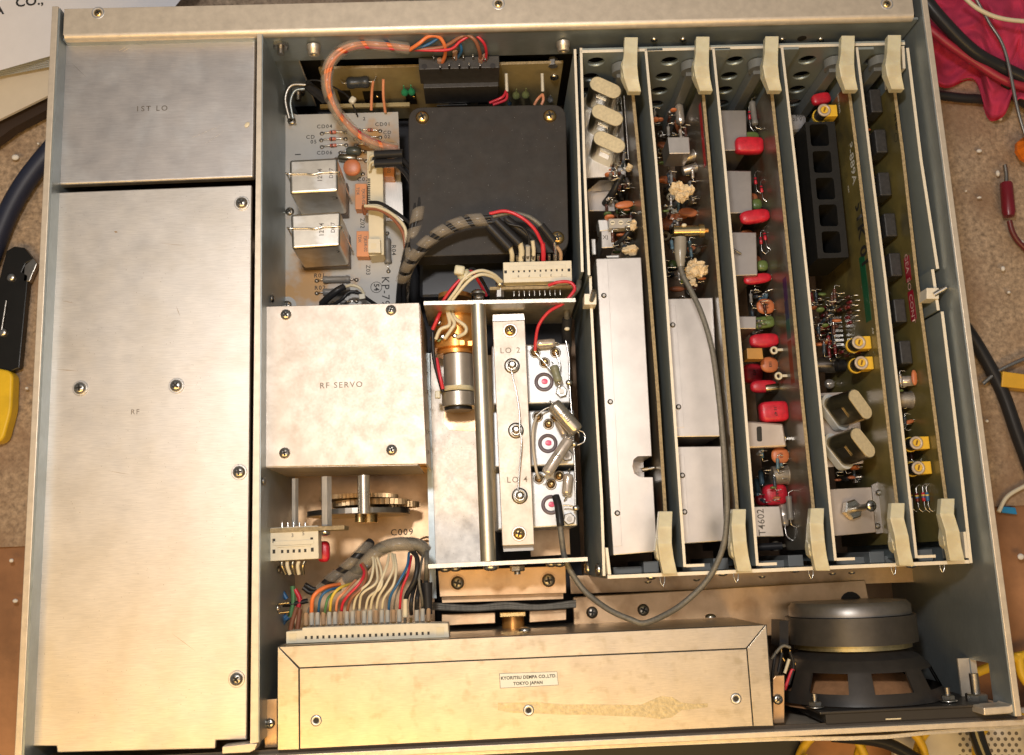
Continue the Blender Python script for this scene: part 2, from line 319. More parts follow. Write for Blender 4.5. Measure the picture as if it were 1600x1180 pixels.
nut(ch, X(1512, 905, XR - .5), .01, (-1, 0, 0), 0) if 0 else None
# ------------------------------------------------------------------ covers on the left
lo = T('oscillator_cover', 'smaller square plain aluminium cover stamped 1ST LO at the rear left', 'cover', P(245, 165, -1.1))
O('cover_plate', MB().pp([(97, 48), (400, 36), (396, 277), (91, 289)], -1.0, -1.5), M('grey_tinted_aluminium', (.60, .57, .55), 0.5, 1, .05, .5, .05, 30, (1, 6, 1), stain=((.70, .69, .68), .5, .5, .8)), lo, bev=.12, seg=4)
text('1ST LO', P(237, 170, -1.0), .42, ink2, lo, space=1.35)
O('white_fleck', MB().sup(P(386, 195, -.98), (.14, .05, 0), (0, .15, 0), (0, 0, .03), 1, 6, 10), white, lo)
sm_ = M('bright_scratch', (.85, .80, .72), .3, 1)
for x0, y0, x1, y1, w in ((185, 80, 197, 73, .02), (190, 82, 203, 74, .02), (382, 45, 388, 47, .03), (298, 40, 304, 38, .02), (300, 215, 345, 196, .012), (110, 97, 136, 122, .008), (320, 225, 350, 205, .01)):
    a, b = P(x0, y0, -.995), P(x1, y1, -.995); t = (b - a); n = V((-t.y, t.x, 0)).normalized() * w; O('scratch', MB().prism([(a.x, a.y), ((a + b) / 2 + n).to_2d()[:], (b.x, b.y), ((a + b) / 2 - n).to_2d()[:]], -1.0, -.996), sm_ if w > .009 else ink2, lo)
rf = T('radio_frequency_cover', 'long aluminium cover marked RF with five screws, front left', 'cover', P(230, 700, -1.1))
O('cover_plate', MB().pp([(86, 301), (393, 289), (385, 1156), (337, 1157), (336, 1170), (89, 1176), (88, 1166), (45, 1166)], -1.0, -1.3), alu, rf, bev=.05)
text('RF', P(211, 644, -1.0), .36, stamp, rf, space=1.3)
for px, py in ((126, 607), (276, 603), (378, 318), (374, 738), (370, 1061)): screw(rf, P(px, py, -1.0), .31, True)
for x0, y0, x1, y1, w in ((275, 478, 282, 496, .012), (85, 577, 124, 580, .014), (178, 362, 184, 363, .05), (266, 988, 306, 1018, .008), (165, 735, 205, 742, .008), (96, 470, 118, 474, .01), (250, 380, 290, 384, .007)):
    a, b = P(x0, y0, -.995), P(x1, y1, -.995); t = (b - a); n = V((-t.y, t.x, 0)).normalized() * w; O('scratch', MB().prism([(a.x, a.y), ((a + b) / 2 + n).to_2d()[:], (b.x, b.y), ((a + b) / 2 - n).to_2d()[:]], -1.0, -.996), M('brown_mark', (.30, .20, .10), .5), rf)
# ------------------------------------------------------------------ front module box
kb = T('front_module_box', 'wide folded tin box with maker label facing up along the front panel', 'module box', P(820, 1080, -1))
O('box_body', MB().pp([(434, 1009), (1197, 976), (1208, 1134), (434, 1172)], -1.04, -9.5), alub, kb, bev=.1, seg=4)
O('frame_side', MB().pp([(434, 1011), (466, 1045), (467, 1171), (434, 1172)], -1.0, -1.06), alub, kb, bev=.01)
O('frame_side', MB().pp([(1197, 977), (1168, 1013), (1178, 1134.5), (1208, 1134)], -1.0, -1.06), alub, kb, bev=.01)
O('frame_side', MB().pp([(436, 1011), (1195, 977), (1165.5, 1012.5), (468.5, 1043)], -1.0, -1.06), alub, kb, bev=.01)
O('lid_panel', MB().pp([(468.5, 1045), (1166, 1014.5), (1176, 1134.5), (469, 1170)], -1.005, -1.06), alub, kb, bev=.01)
O('frame_seam', MB().pp([(434, 1010), (1198, 976), (1209, 1134.7), (434, 1173)], -1.028, -1.08), dark, kb)
for px, py in ((494, 1126), (826, 1110), (1150, 1092)):
    p = P(px, py, -1.0); h = O('screw_hole', MB().lathe(p, (0, 0, 1), [(.27, 0), (.24, .05), (.15, .05), (.12, .012)], 20, False), alu2, kb)
    O('bore', MB().cyl(p + V((0, 0, .008)), p + V((0, 0, .014)), .13), dark, h)
O('label_outline', MB().pp([(780, 1052.3), (870.6, 1049.3), (872.8, 1070.7), (781.2, 1075.8)], -.996, -1.0), gyc, kb); lb = O('maker_label', MB().pp([(781, 1053), (870, 1050), (872, 1070), (782, 1075)], -.99, -1.0), pin_l, kb)  # thin grey plate outlines the label
text('KYORITSU DEMPA CO.,LTD.', P(826, 1058.2, -.99), .205, ink, lb, bold=.006); text('TOKYO JAPAN', P(825, 1067.6, -.99), .205, ink, lb, bold=.006)
gl = MB(); lay = [(778, 1104, 6), (800, 1106, 8), (840, 1106, 9), (880, 1109, 8), (920, 1109, 8), (960, 1110, 9), (1000, 1111, 9), (1018, 1108, 14), (1032, 1106, 18), (1050, 1105, 16), (1065, 1104, 6), (1085, 1104, 4), (1106, 1102, 3)]
up = [(x, y - h) for x, y, h in lay]; dn = [(x, y + h) for x, y, h in lay][::-1]
gl.pp(up + dn, -.997, -1.004); O('glue_residue', gl, M('dried_glue', (.50, .44, .30), .46, .85, .2, 4, .3, 7), kb, kind='stuff')
for x0, y0, x1, y1 in ((413, 1093, 433, 1168), (1208, 1056, 1226, 1130)):
    b = O('side_bracket', MB().pp([(x0 + 4, y0), (x1, y0 - 1), (x1, y1), (x0, y1 + 1), (x0, y0 + 5)], -2.0, -2.2), tan, kb, bev=.03); screw(b, P((x0 + x1) / 2 - 1, (y0 + y1) / 2, -2.0) if x0 < 500 else P(1215, 1093, -2.0), .25)
for px, py, z in ((1110, 965, -3.0), (820, 986, -3)): screw(kb, Yp(px, py, -3.3), .3, d=(0, 1, 0), deep=False)
# ------------------------------------------------------------------ servo box
sv = T('servo_box', 'square blotched aluminium box stamped RF SERVO beside the divider', 'servo unit', P(540, 610, -1.5))
zs = -1.5
O('cover_plate', MB().pp([(409, 479), (655, 473), (667, 725), (409, 730)], zs, zs - .13), servo_m, sv, bev=.03)
O('front_skirt', MB().pp([(411, 728.5), (653, 724.5), (653, 727), (412, 731)], zs - .1, zs - 5.2), servo_m, sv)
O('side_skirt', MB().pp([(653, 476), (656, 476), (666.5, 723), (663, 723)], zs - .13, zs - 6.5), servo_m, sv)
O('left_skirt', MB().pp([(409, 481), (412, 481), (412, 728), (409, 728)], zs - .13, zs - 6), servo_m, sv)
text('RF SERVO', P(533, 602, zs), .42, stamp, sv, space=1.25)
for px, py in ((447, 492), (611, 485), (445, 708), (612, 703)): screw(sv, P(px, py, zs), .28)
p0 = P(412, 731, zs)
O('gearbox_plate', MB().box(p0.x + .2, P(660, 725, zs).x + .1, p0.y + .5, p0.y + .7, -9.5, zs - .3), tan, sv)
O('gearbox_floor', MB().box(p0.x + 2.2, P(668, 725, zs).x + .3, p0.y - 2.2, p0.y + .5, -10.3, -10.15), tan, sv)
def gear(px0, px1, py, z, th, mat, teeth, name='gear'):
    a, b = P(px0, py, z), P(px1, py, z); r = (b.x - a.x) / 2; c = (a + b) / 2; mb = MB(); n = teeth * 2 if teeth else 48; vs = []
    for s in (0, 1):
        for i in range(n):
            t = 2 * math.pi * i / n; rr = r * (1 - (.06 if teeth and i % 2 else 0)); vs.append((c.x + rr * math.cos(t), c.y - s * th, c.z + rr * math.sin(t)))
    mb.add(vs, [list(range(n)), list(range(2 * n - 1, n - 1, -1))] + [[(i + 1) % n, i, n + i, n + (i + 1) % n] for i in range(n)])
    return O(name, mb, mat, sv)
gear(500, 622, 775, -6.0, .22, M('shaded_gear_brass', (.42, .30, .17), .4, .9, .2, 3), 60); gear(520, 640, 783, -6.4, .3, M('shaded_gear_brass', (.42, .30, .17), .4, .9, .2, 3), 44); gear(481, 640, 798, -6.8, .28, dsteel, 0, 'disc'); gear(560, 590, 788, -6.2, 1.0, brass, 0, 'hub')  # gears lie in shadow; that shade is put into the duller brass
gear(600, 655, 785, -6.8, .3, M('shaded_gear_brass', (.42, .30, .17), .4, .9, .2, 3), 30)
def post(px, py0, py1, w, z, mat, par, hexa=False, name='spacer'):
    a, b = P(px, py0, z), P(px, py1, z); b.x = a.x
    return O(name, MB().cyl(a, b, w / 2 / 1533 * (48 - z), n=6 if hexa else 20, flat=hexa), mat, par)
post(568, 743, 803, 19, -3.0, silver, sv); post(510, 745, 822, 17, -3.0, alu2, sv, True); post(461, 748, 822, 11, -3.4, alu2, sv, True); post(562, 800, 816, 14, -5, brass, sv)
for px, py in ((538, 750), (646, 762)): screw(sv, Yp(px, py, p0.y + .45), .32, d=(0, -1, 0), deep=False)
for px in (668, 670, 671, 672):
    pass
for i, py in enumerate((584, 614, 676, 707)): I('rivet', 'rivet', b_rivet, steel, sv, P(666 + i * 1.0, py, -3), rotz((1, 0, 0)), 1.0)
# base plates of the middle bay
mid = T('middle_deck_plate', 'stained light aluminium deck plate under the tuning rod', 'deck plate', P(710, 750, -7))
O('deck_sheet', MB().pp([(673, 552), (748, 552), (757, 884), (677, 884)], -6.0, -6.2), alud, mid)
O('deck_edge_strip', MB().pp([(664, 552), (671, 552), (682, 935), (672, 935)], -5.8, -6.0), chas, mid)
O('notch_plate', MB().pp([(694, 640), (748, 640), (748, 668), (742, 674), (702, 672), (694, 664)], -5.96, -5.99), tan, mid)
fl = T('front_floor_plate', 'warm lit metal floor plate printed C009 behind the wiring connector', 'floor plate', P(600, 850, -9))
O('floor_sheet', MB().pp([(410, 730), (674, 730), (680, 1000), (410, 1000)], -9.0, -9.2), tan, fl)
text('C009', P(628, 832, -9.0), .5, ink, fl, space=1.25)
O('raised_ring', MB().lathe(P(667, 855, -9), (0, 0, 1), [(.62, 0), (.55, .12), (.3, .12), (.3, .02)], 28), tan, fl)
# ------------------------------------------------------------------ relay board
KZ = -6.3
kp = T('relay_circuit_board', 'pale grey circuit board marked KP-79 carrying two metal relays', 'circuit board', P(530, 330, KZ))
O('board', MB().pp([(442, 180), (622, 175), (634, 480), (440, 484)], KZ, KZ - .16), pcbw, kp)
for px, py in ((456, 190), (453, 331), (449, 477)):
    O('washer', MB().lathe(P(px, py, KZ), (0, 0, 1), [(.5, 0), (.5, .02)], 24), pcbw, kp); screw(kp, P(px, py, KZ + .02), .26)
for i, (tl, tr, br, bl) in enumerate((((452, 250), (527, 246), (528, 299), (453, 303)), ((454, 335), (532, 330), (531, 384), (456, 389)))):
    r = O('relay', MB().pp([tl, tr, br, bl], -2.1, -5.6), M('relay_can', (.64, .59, .50), .33, 1, .1, 1.5, .04, 15, stain=((.75, .72, .66), .9, .5, .65)), kp, bev=.14, seg=4)
    a = P(*tl, -2.1); c = P(*br, -2.1); yf = c.y; xm = (a.x + c.x) / 2
    O('relay_base', MB().box(a.x - .02, c.x + .05, yf - .02, a.y + .02, -6.25, -5.6), M('relay_base_brown', (.10, .07, .05), .4), r, bev=.03)
    ym = (a.y + c.y) / 2 + .1
    O('retaining_clip', MB().tube([(a.x - .15, ym, -6), (a.x - .12, ym, -2.2), (a.x - .02, ym, -2.04), (xm - .4, ym - .02, -2.02), (xm, ym - .07, -1.98), (xm + .4, ym + .02, -2.02), (c.x, ym + .03, -2.04), (c.x + .1, ym, -2.3), (c.x + .2, ym - .15, -6)], .045, 6, 4), tin, r)
    text('OMRON', (xm + .1, yf - .005, -3.0), .55, ink, r, (-1, 0, 0), (0, 0, -1))
    text('12V4', (xm + .35, ym - .1, -2.1), .35, ink2, r, (0, 1, 0), (-1, 0, 0)); text('DK7', (xm + .95, ym, -2.1), .3, ink2, r, (0, 1, 0), (-1, 0, 0))
for s, px, py, sz in (('CD04', 507, 198, .32), ('CD', 485, 214.5, .32), ('05', 490, 222, .32), ('CD06', 507, 239, .32), ('CD01', 598, 194.5, .32), ('CD', 605, 207.5, .3), ('02', 605, 214, .3), ('C03', 567, 280.5, .34), ('R01', 499, 431, .34), ('R02', 500, 450, .34), ('2', 569, 186, .3)):
    text(s, P(px, py, KZ), sz, ink, kp, space=1.25)
for s, px, py, sz in (('Z02', 566, 349, .34), ('Z03', 575, 422, .34), ('R04', 615, 391, .36), ('KP-79', 602, 455, .62)):
    text(s, P(px, py, KZ), sz, ink, kp, (0, -1, 0), (1, 0, 0), space=1.15)
text('54', P(588, 449, KZ), .42, ink, kp, (0, -1, 0), (1, 0, 0), bold=.01)
ring = MB().lathe(P(588, 449, KZ), (0, 0, 1), [(.33, 0), (.33, .012), (.30, .012), (.30, 0)], 32, False); O('stamped_circle', ring, ink, kp)
def pad(par, p): O('solder_pad', MB().lathe(p, (0, 0, 1), [(.13, 0), (.11, .04), (.04, .06)], 10), dsteel, par)
def axial(par, p1, p2, h, f0, f1, r, body, lead=tin, name='resistor', bands=None, up=(0, 0, 1), rings=False, padded=False):
    p1, p2, up = V(p1), V(p2), V(up).normalized(); q = lambda t: p1.lerp(p2, t) + up * h
    if rings: mb = MB().lathe(q(f0), p2 - p1, [(r * .9, 0), (r * 1.12, r * .4), (r * 1.12, r * 1.1), (r, r * 1.5), (r, (q(f1) - q(f0)).length - r * 1.5), (r * 1.12, (q(f1) - q(f0)).length - r * 1.1), (r * 1.12, (q(f1) - q(f0)).length - r * .4), (r * .9, (q(f1) - q(f0)).length)], 14)
    else: mb = MB().lathe(q(f0), p2 - p1, [(r * .6, 0), (r, r * .5), (r, (q(f1) - q(f0)).length - r * .5), (r * .6, (q(f1) - q(f0)).length)], 14)
    b = O(name, mb, body, par)
    for a, e, s in ((p1, f0, .5), (p2, f1, -.5)): O('lead', MB().tube([a, a.lerp(q(e), .35) + up * h * .55, q(e)], .035, 5, 4), lead, b)
    if bands:
        for k, bm in enumerate(bands):
            t = f0 + (f1 - f0) * (.25 + .2 * k); O('band', MB().cyl(q(t), q(t + .05), r * 1.03, n=14), bm, b)
    if padded: pad(par, p1); pad(par, p2)
    return b
K = lambda x, y: P(x, y, KZ)
for (a, b) in (((503, 209), (540, 207)), ((502, 219.5), (540, 217.5)), ((503, 230), (541, 227)), ((594, 205), (562, 204)), ((555, 217), (594, 215)), ((556, 227), (592, 226))):
    axial(kp, K(*a), K(*b), .12, .34, .62, .1, M('glass_diode', (.5, .15, .10), .2, 0, .3, 6), name='diode', padded=True, bands=[w_bk])
axial(kp, K(532, 239), K(571, 238), .2, .25, .85, .27, M('olive_capsule', (.07, .08, .07), .3), name='capacitor', padded=True)
axial(kp, K(525, 249), K(572, 252), .3, .1, .72, .22, crystal, name='capacitor', padded=True)
axial(kp, K(495, 439), K(557, 437.5), .18, .17, .85, .19, gyc, rings=True, padded=True); axial(kp, K(495, 458.5), K(557, 456), .18, .17, .85, .19, gyc, rings=True, padded=True)
axial(kp, K(605, 365), K(607, 424), .18, .17, .82, .2, gyc, rings=True, padded=True)
axial(kp, K(520, 474), K(557, 471), .1, .3, .6, .12, gyc, padded=True)
O('disc_capacitor', MB().sup(P(550, 262, -5.3), (.5, 0, 0), (0, .48, .1), (0, -.05, .14), .9), orc, kp); pad(kp, K(567, 272))
for q, zt in (([(555, 287), (573, 287), (573, 327), (555, 327)], -5.6), ([(557, 361), (577, 361), (577, 401), (557, 401)], -5.6), ([(599, 256), (616, 256), (616, 276), (599, 276)], -5.4)):
    bl = O('network_block', MB().pp(q, zt, KZ), M('orange_module', (.62, .27, .12), .45, 0, .06), kp, bev=.03); cx = sum(a for a, b in q) / 4; cy = sum(b for a, b in q) / 4
    if q[0][0] < 590:
        text('7JK5R-02', P(cx + 4, cy, zt), .24, ink2, bl, (0, -1, 0), (1, 0, 0)); text('TDK', P(cx - 5, cy - 8, zt), .24, ink2, bl, (0, -1, 0), (1, 0, 0))
    else: text('-02', P(cx, cy, zt), .26, ink2, bl, (0, -1, 0), (1, 0, 0))
O('dark_disc', MB().lathe(K(611, 337), (0, 0, 1), [(.42, 0), (.42, .015), (.30, .015), (.30, 0)], 28, False), dsteel, kp); screw(kp, K(608, 336), .2)
O('metal_pad', MB().pp([(598, 285), (628, 285), (630, 345), (600, 345)], KZ + .02, KZ), alu2, kp)
O('header_socket', MB().pp([(573, 236), (598, 234), (600, 398), (577, 400)], -5.0, KZ), white, kp, bev=.03)
lk = O('locking_tab', MB().pp([(575, 373), (594, 373), (595, 395), (575, 395)], -4.6, -5.4), cream, kp, bev=.03); O('tab_window', MB().pp([(579.5, 380), (588, 380), (588, 389), (579.5, 389)], -4.595, -4.62), white, lk)
cn = MB()
for i in range(9): pass
for i in range(17): O('contact', MB().pp([(574.5, 279 + i * 2.9), (578.5, 279 + i * 2.9), (578.5, 280.6 + i * 2.9), (574.5, 280.6 + i * 2.9)], -4.97, -5.0), dark, kp)
O('handwritten_dash', MB().pp([(461, 241), (470, 240.5), (470, 242), (461, 242.5)], KZ + .005, KZ), ink, kp)
# ------------------------------------------------------------------ wires
def wire(name, pts, rpx, mat, label, group=None, par=None, z0=None, sub=6):
    if par: return O(name, MB().tube([P(*p) for p in pts], rpx / 32.0, 8, sub), mat, par)
    return O(name, MB().tube([P(*p) for p in pts], rpx / 32.0, 8, sub), mat, None, label, 'wire', group)
hs = T('rear_wire_loop', 'orange and pink wire loop in clear spiral wrap arching over the relay board', 'cable', P(530, 150, -3))
loop = [(640, 76, -1.5), (600, 71, -1.3), (560, 69, -1.3), (530, 82, -1.4), (513, 105, -1.6), (512, 140, -2.2), (530, 180, -3.0), (560, 211, -3.8), (590, 226, -4.4), (622, 233, -4.8)]
for i, (mt, dx, dy, dz) in enumerate(((w_or, -4, -3, .1), (w_sa, 3, 2, .1), (w_re, 0, -5, 0), (w_bl, 5, 4, 0), (w_or, 0, 3, .16), (w_sa, -2, -1, -.1))):
    wire('wire', [(x + dx * math.cos(k * .7 + i), y + dy * math.cos(k * .6 + i), z + dz) for k, (x, y, z) in enumerate(loop)], 3.2, mt, 0, par=hs)
O('spiral_wrap', MB().ribbon([P(*p) for p in loop], .31, 1.35, .82, .03), wrap, hs)
for mt, nm, pts in ((w_or, 'w', [(640, 78, -1.4), (655, 68, -1), (670, 57, -.9), (686, 58, -1), (695, 72, -1.4), (695, 88, -2.3), (688, 103, -3.3)]),
                    (w_bl, 'w', [(640, 78, -1.6), (668, 70, -1.4), (690, 57, -1.1), (706, 56, -1.1), (718, 68, -1.5), (721, 80, -2.0), (715, 90, -2.9)]),
                    (w_br, 'w', [(640, 78, -1.7), (690, 74, -1.5), (716, 60, -1.1), (729, 55, -1.0), (742, 63, -1.1), (749, 80, -1.8), (751, 98, -3.1)]),
                    (w_re, 'w', [(640, 78, -1.7), (700, 78, -1.5), (720, 64, -1.2), (740, 55, -1.1), (755, 66, -1.3), (760, 82, -2.1), (757, 98, -3.1)])):
    wire('wire', pts, 3.4 if mt in (w_or, w_br) else 2.7, mt, 0, par=hs)
for px, py, z in ((687, 102, -3.2), (751, 100, -3.1), (758, 96, -3.1), (711, 90, -2.8)):
    O('sleeve', MB().cyl(P(px, py - 9, z + .5), P(px, py + 3, z - .2), .15, n=10), M('clear_sleeve', (.42, .25, .18), .3, alpha=.85), hs)
pg = T('sleeved_pigtail', 'black sleeved pigtail with cream bead lying over the lower resistors', 'wire', P(530, 466, -5))
O('black_sleeve', MB().tube([P(503, 475, -5.6), P(512, 466, -5.3), P(526, 455, -5.1), P(538, 448, -5.2)], .21, 10), w_bk, pg); O('cream_wire', MB().tube([P(537, 449, -5.2), P(550, 446, -5), P(562, 450, -5), P(569, 460, -5.2)], .09, 7), white, pg)
O('black_wire', MB().tube([P(500, 477, -5.8), P(520, 476, -5.3), P(535, 467, -5), P(545, 457, -5), P(560, 458, -5.1), P(575, 468, -5.3), P(590, 478, -5.8)], .1, 7), w_bk, pg); O('bead', MB().obox(P(566, 464, -5.0), (.17, .02, 0), (-.02, .15, 0), (0, 0, .13)), cream, pg, bev=.04)
# ------------------------------------------------------------------ rear power board (upright)
pa = P(498, 107, -4.0); pb = P(880, 101, -4.0); yb = (pa.y + pb.y) / 2
pw = T('rear_circuit_board', 'upright tan circuit board under the black edge connector at the rear', 'circuit board', (3, yb, -8))
O('board', MB().box(pa.x, pb.x, yb, yb + .16, -10.5, -4.0), pcbt, pw)
O('board_edge', MB().box(pa.x, pb.x, yb - .004, yb + .164, -4.0, -3.98), pcbe, pw)
YB_ = lambda px, py: Yp(px, py, yb - .02)
def trace(px0, py0, px1, py1, mat=dark):
    a, b = YB_(px0, py0), YB_(px1, py1); O('copper_gap', MB().box(min(a.x, b.x), max(a.x, b.x), yb - .012, yb - .002, min(a.z, b.z), max(a.z, b.z)), mat, pw)
for r in ((527, 142, 553, 163), (566, 143, 602, 163), (632, 141, 652, 163), (700, 150, 735, 163), (747, 150, 762, 163)): trace(*r)
for px, py in ((590, 152), (647, 152), (719, 153), (757, 153)): I('solder_joint', 'rivet', b_rivet, brass, pw, YB_(px, py), rotz((0, -1, 0)), 1.2)
axial(pw, YB_(531, 122), YB_(588, 119), .35, .2, .8, .3, M('black_resistor', (.03, .035, .04), .4), rings=True, up=(0, -1, 0))
def bead(px, py, mat, r=.22, ln=.55, par=pw, y0=None):
    p = YB_(px, py); O('bead_capacitor', MB().lathe(p + V((0, -.35, ln * .7)), (0, 0, -1), [(.03, -.35), (.04, 0), (r * .6, ln * .35), (r, ln * .75), (r, ln), (r * .7, ln * 1.25), (r * .2, ln * 1.35)], 14), mat, par)
bead(632, 135, grb); bead(643, 134, grb); bead(806, 140, M('pale_green_bead', (.27, .30, .12), .22), .24); bead(821, 139, MATS['pale_green_bead'], .24); bead(859, 147, gyc, .2, .2); bead(796, 153, M('navy_bead', (.04, .07, .11), .3), .15, .3)
for pts, mt in (([(583, 128, -4.5), (581, 145, -5.2), (580, 172, -6)], w_sa), ([(599, 124, -4.3), (599, 150, -5), (602, 175, -6)], w_sa), ([(791, 142, -4.6), (785, 152, -4.4), (765, 161, -4.6)], w_re), ([(792, 146, -4.6), (790, 156, -4.6), (770, 164, -4.6)], w_re), ([(847, 148, -4.8), (840, 155, -4.6), (835, 164, -4.8)], w_sa), ([(848, 148, -4.8), (849, 156, -4.7), (846, 164, -4.8)], w_sa)):
    wire('wire', pts, 2.7, mt, 0, par=pw)
for px in (791, 847): O('sleeve', MB().cyl(P(px, 115, -4.2), P(px + 1, 143, -4.6), .1, n=8), M('milky_sleeve', (.5, .48, .42), .3), pw)
screw(pw, YB_(866, 120), .26, d=(0, -1, .1))
for px in (508, 864): O('hex_standoff', MB().cyl(P(px, 92, -4.2), P(px, 104, -4.2), .28, n=6, flat=True), alu2, pw)
a, b = P(654, 97, -2.9), P(780, 92, -2.9)
cnn = O('edge_connector', MB().box(a.x, b.x, yb - .75, yb - .02, -4.6, -2.9), M('connector_black', (.045, .043, .043), .5, 0, .2, 3), pw, bev=.04)
O('connector_body', MB().box(a.x + .15, b.x - .05, yb - 1.0, yb - .02, -6.6, -4.6), MATS['connector_black'], cnn, bev=.03)
O('contact_bar', MB().box(-2.6 + .6, -2.6 + 2.4, yb - 1.04, yb - 1.0, -6.9, -6.75), tin, cnn)
for px, py in ((663, 104), (770, 103)): p = P(px, py, -2.89); O('mounting_hole', MB().cyl(p, p + V((0, 0, .01)), .16), void_m, cnn)
for px, py in ((678, 94), (724, 93), (739, 92), (702, 106), (718, 106), (733, 105), (688, 108), (750, 106), (710, 94), (758, 96)):
    p = P(px, py, -2.9); O('solder_lug', MB().obox(p + V((0, 0, .18)), (.05, 0, 0), (0, .09, 0), (0, 0, .2)), dsteel, cnn, bev=.02)
O('rear_card_edge', MB().pp([(500, 163), (640, 160), (640, 166), (500, 169)], -7.0, -7.2), pcbt, pw)
# thin loop with white bead
t = T('pigtail_with_bead', 'thin black pigtail with a small white bead near the clamp', 'wire', P(530, 140, -4))
wire('wire', [(478, 134, -4.2), (484, 126, -3.6), (502, 127, -3.4), (525, 138, -3.8), (545, 152, -4.6), (553, 168, -5.4), (559, 182, -6.2)], 1.5, w_bk, 0, par=t)
O('thick_sleeve', MB().tube([P(478, 131, -4.4), P(490, 141, -4.8), P(508, 156, -5.4)], .28, 8), w_bk, t)
O('bead', MB().sup(P(551, 157, -4.7), (.14, -.1, 0), (.12, .17, 0), (0, 0, .15), .5), cream, t)
# ------------------------------------------------------------------ transformer
def rounded(pts, r, n=5):
    out = []; m = len(pts)
    for i in range(m):
        p0, p, p1 = V(pts[i - 1]), V(pts[i]), V(pts[(i + 1) % m]); a = p + (p0 - p).normalized() * r; b = p + (p1 - p).normalized() * r
        for k in range(n + 1):
            t = k / n; out.append(tuple(a * (1 - t) ** 2 + p * 2 * t * (1 - t) + b * t * t))
    return out
tf = T('power_transformer', 'big black transformer with dusty square top and brass screws', 'transformer', P(760, 285, -7))
tp = rounded([(638, 168), (884, 163), (889, 394), (640, 402)], 22)
O('top_cover', MB().pp(tp, -2.8, -4.4), blackm, tf, bev=.05)
O('core', MB().pp(rounded([(644, 172), (880, 168), (884, 398), (645, 406)], 18), -4.45, -9.5), M('core_black', (.02, .021, .025), .3, .2, .2, 1), tf)
O('lower_bell', MB().pp([(655, 402), (800, 400), (800, 462), (655, 466)], -5.6, -9.5), MATS['core_black'], tf, bev=.2)
for px, py in ((660, 184), (859, 182), (871, 372)): screw(tf, P(px, py, -2.8), .37, mat=brass)
ds = MB()
for i in range(130):
    p = P(random.uniform(645, 880), random.uniform(172, 392), -2.795); q = random.uniform(.006, .014); ds.obox(p, (q, q * random.uniform(-.5, .5), 0), (0, q, 0), (0, 0, .004))
O('dust_specks', ds, gyc, tf, kind='stuff')
# ------------------------------------------------------------------ tuning drive frame
tu = T('tuning_drive_frame', 'aluminium tuning frame with two end plates, round rod and labelled slide bar', 'tuning drive', P(790, 670, -5))
def vplate(a, b, z, h, th, mat, name, par=tu):
    A, B = P(*a, z), P(*b, z); return O(name, MB().prism([(A.x, A.y), (B.x, B.y), (B.x, B.y - th), (A.x, A.y - th)], z, z - h), mat, par)
vplate((662, 471), (899, 466), -1.3, 4.6, .2, edge_m, 'rear_end_plate'); vplate((669, 882), (918, 870.5), -1.3, 4.4, .2, edge_m, 'front_end_plate')
A, B = P(747, 477, -1.6), P(763, 877, -1.6)
O('rod', MB().cyl(A, B, .39, n=28), M('rod_nickel', (.70, .64, .50), .42, 1, .06, 3), tu)
for px, py, d in ((747, 466, 1), (767, 884, -1)): I('rod_screw', 'screw', b_screw, steel, tu, P(px, py, -1.8) + V((0, -.02 if d < 0 else .2, 0)), rotz((0, d, 0)), 1.3)
bar = O('slide_bar', MB().pp([(769.5, 502.5), (820, 500.5), (835, 851), (785, 853)], -2.2, -2.6), servo_m, tu, bev=.03)
O('bar_end', MB().pp([(770, 492), (818, 490), (820, 500), (770, 502)], -2.9, -3.2), alu2, tu); O('bar_block', MB().pp([(786, 853), (833, 851), (834, 860), (787, 862)], -2.7, -4), dsteel, tu)
for px, py in ((797, 517), (811, 834)): screw(bar, P(px, py, -2.2), .30, True, mat=brass)
text('LO 2', P(797, 548, -2.2), .42, stamp, bar, space=1.3); text('LO 4', P(808, 750, -2.2), .42, stamp, bar, space=1.3)
for px, py in ((800, 572), (806, 673), (812, 775)):
    p = P(px, py, -2.2); O('post_washer', MB().lathe(p, (0, 0, 1), [(.41, 0), (.41, .08), (.32, .1)], 20), dsteel, bar); O('wound_post', MB().lathe(p, (0, 0, 1), [(.22, .08), (.22, .2), (.13, .24), (.13, .5), (.1, .56)], 14), steel, bar)
    O('slotted_sleeve', MB().tube([p + V((.24 * math.cos(t), .24 * math.sin(t), .25 + t * .02)) for t in [k * .7 for k in range(12)]], .035, 6, 2), tin, bar)
O('tension_wire', MB().tube([P(799, 579, -1.8), P(808, 620, -1.75), P(812, 650, -1.75), P(812, 672, -1.75), P(815, 690, -1.75), P(812, 730, -1.8), P(809, 770, -1.8)], .04, 6), tin, bar)
O('edge_wire', MB().tube([P(820, 520, -2.5), P(820, 535, -2.4), P(822, 540, -2.4)], .05, 6), tin, bar)
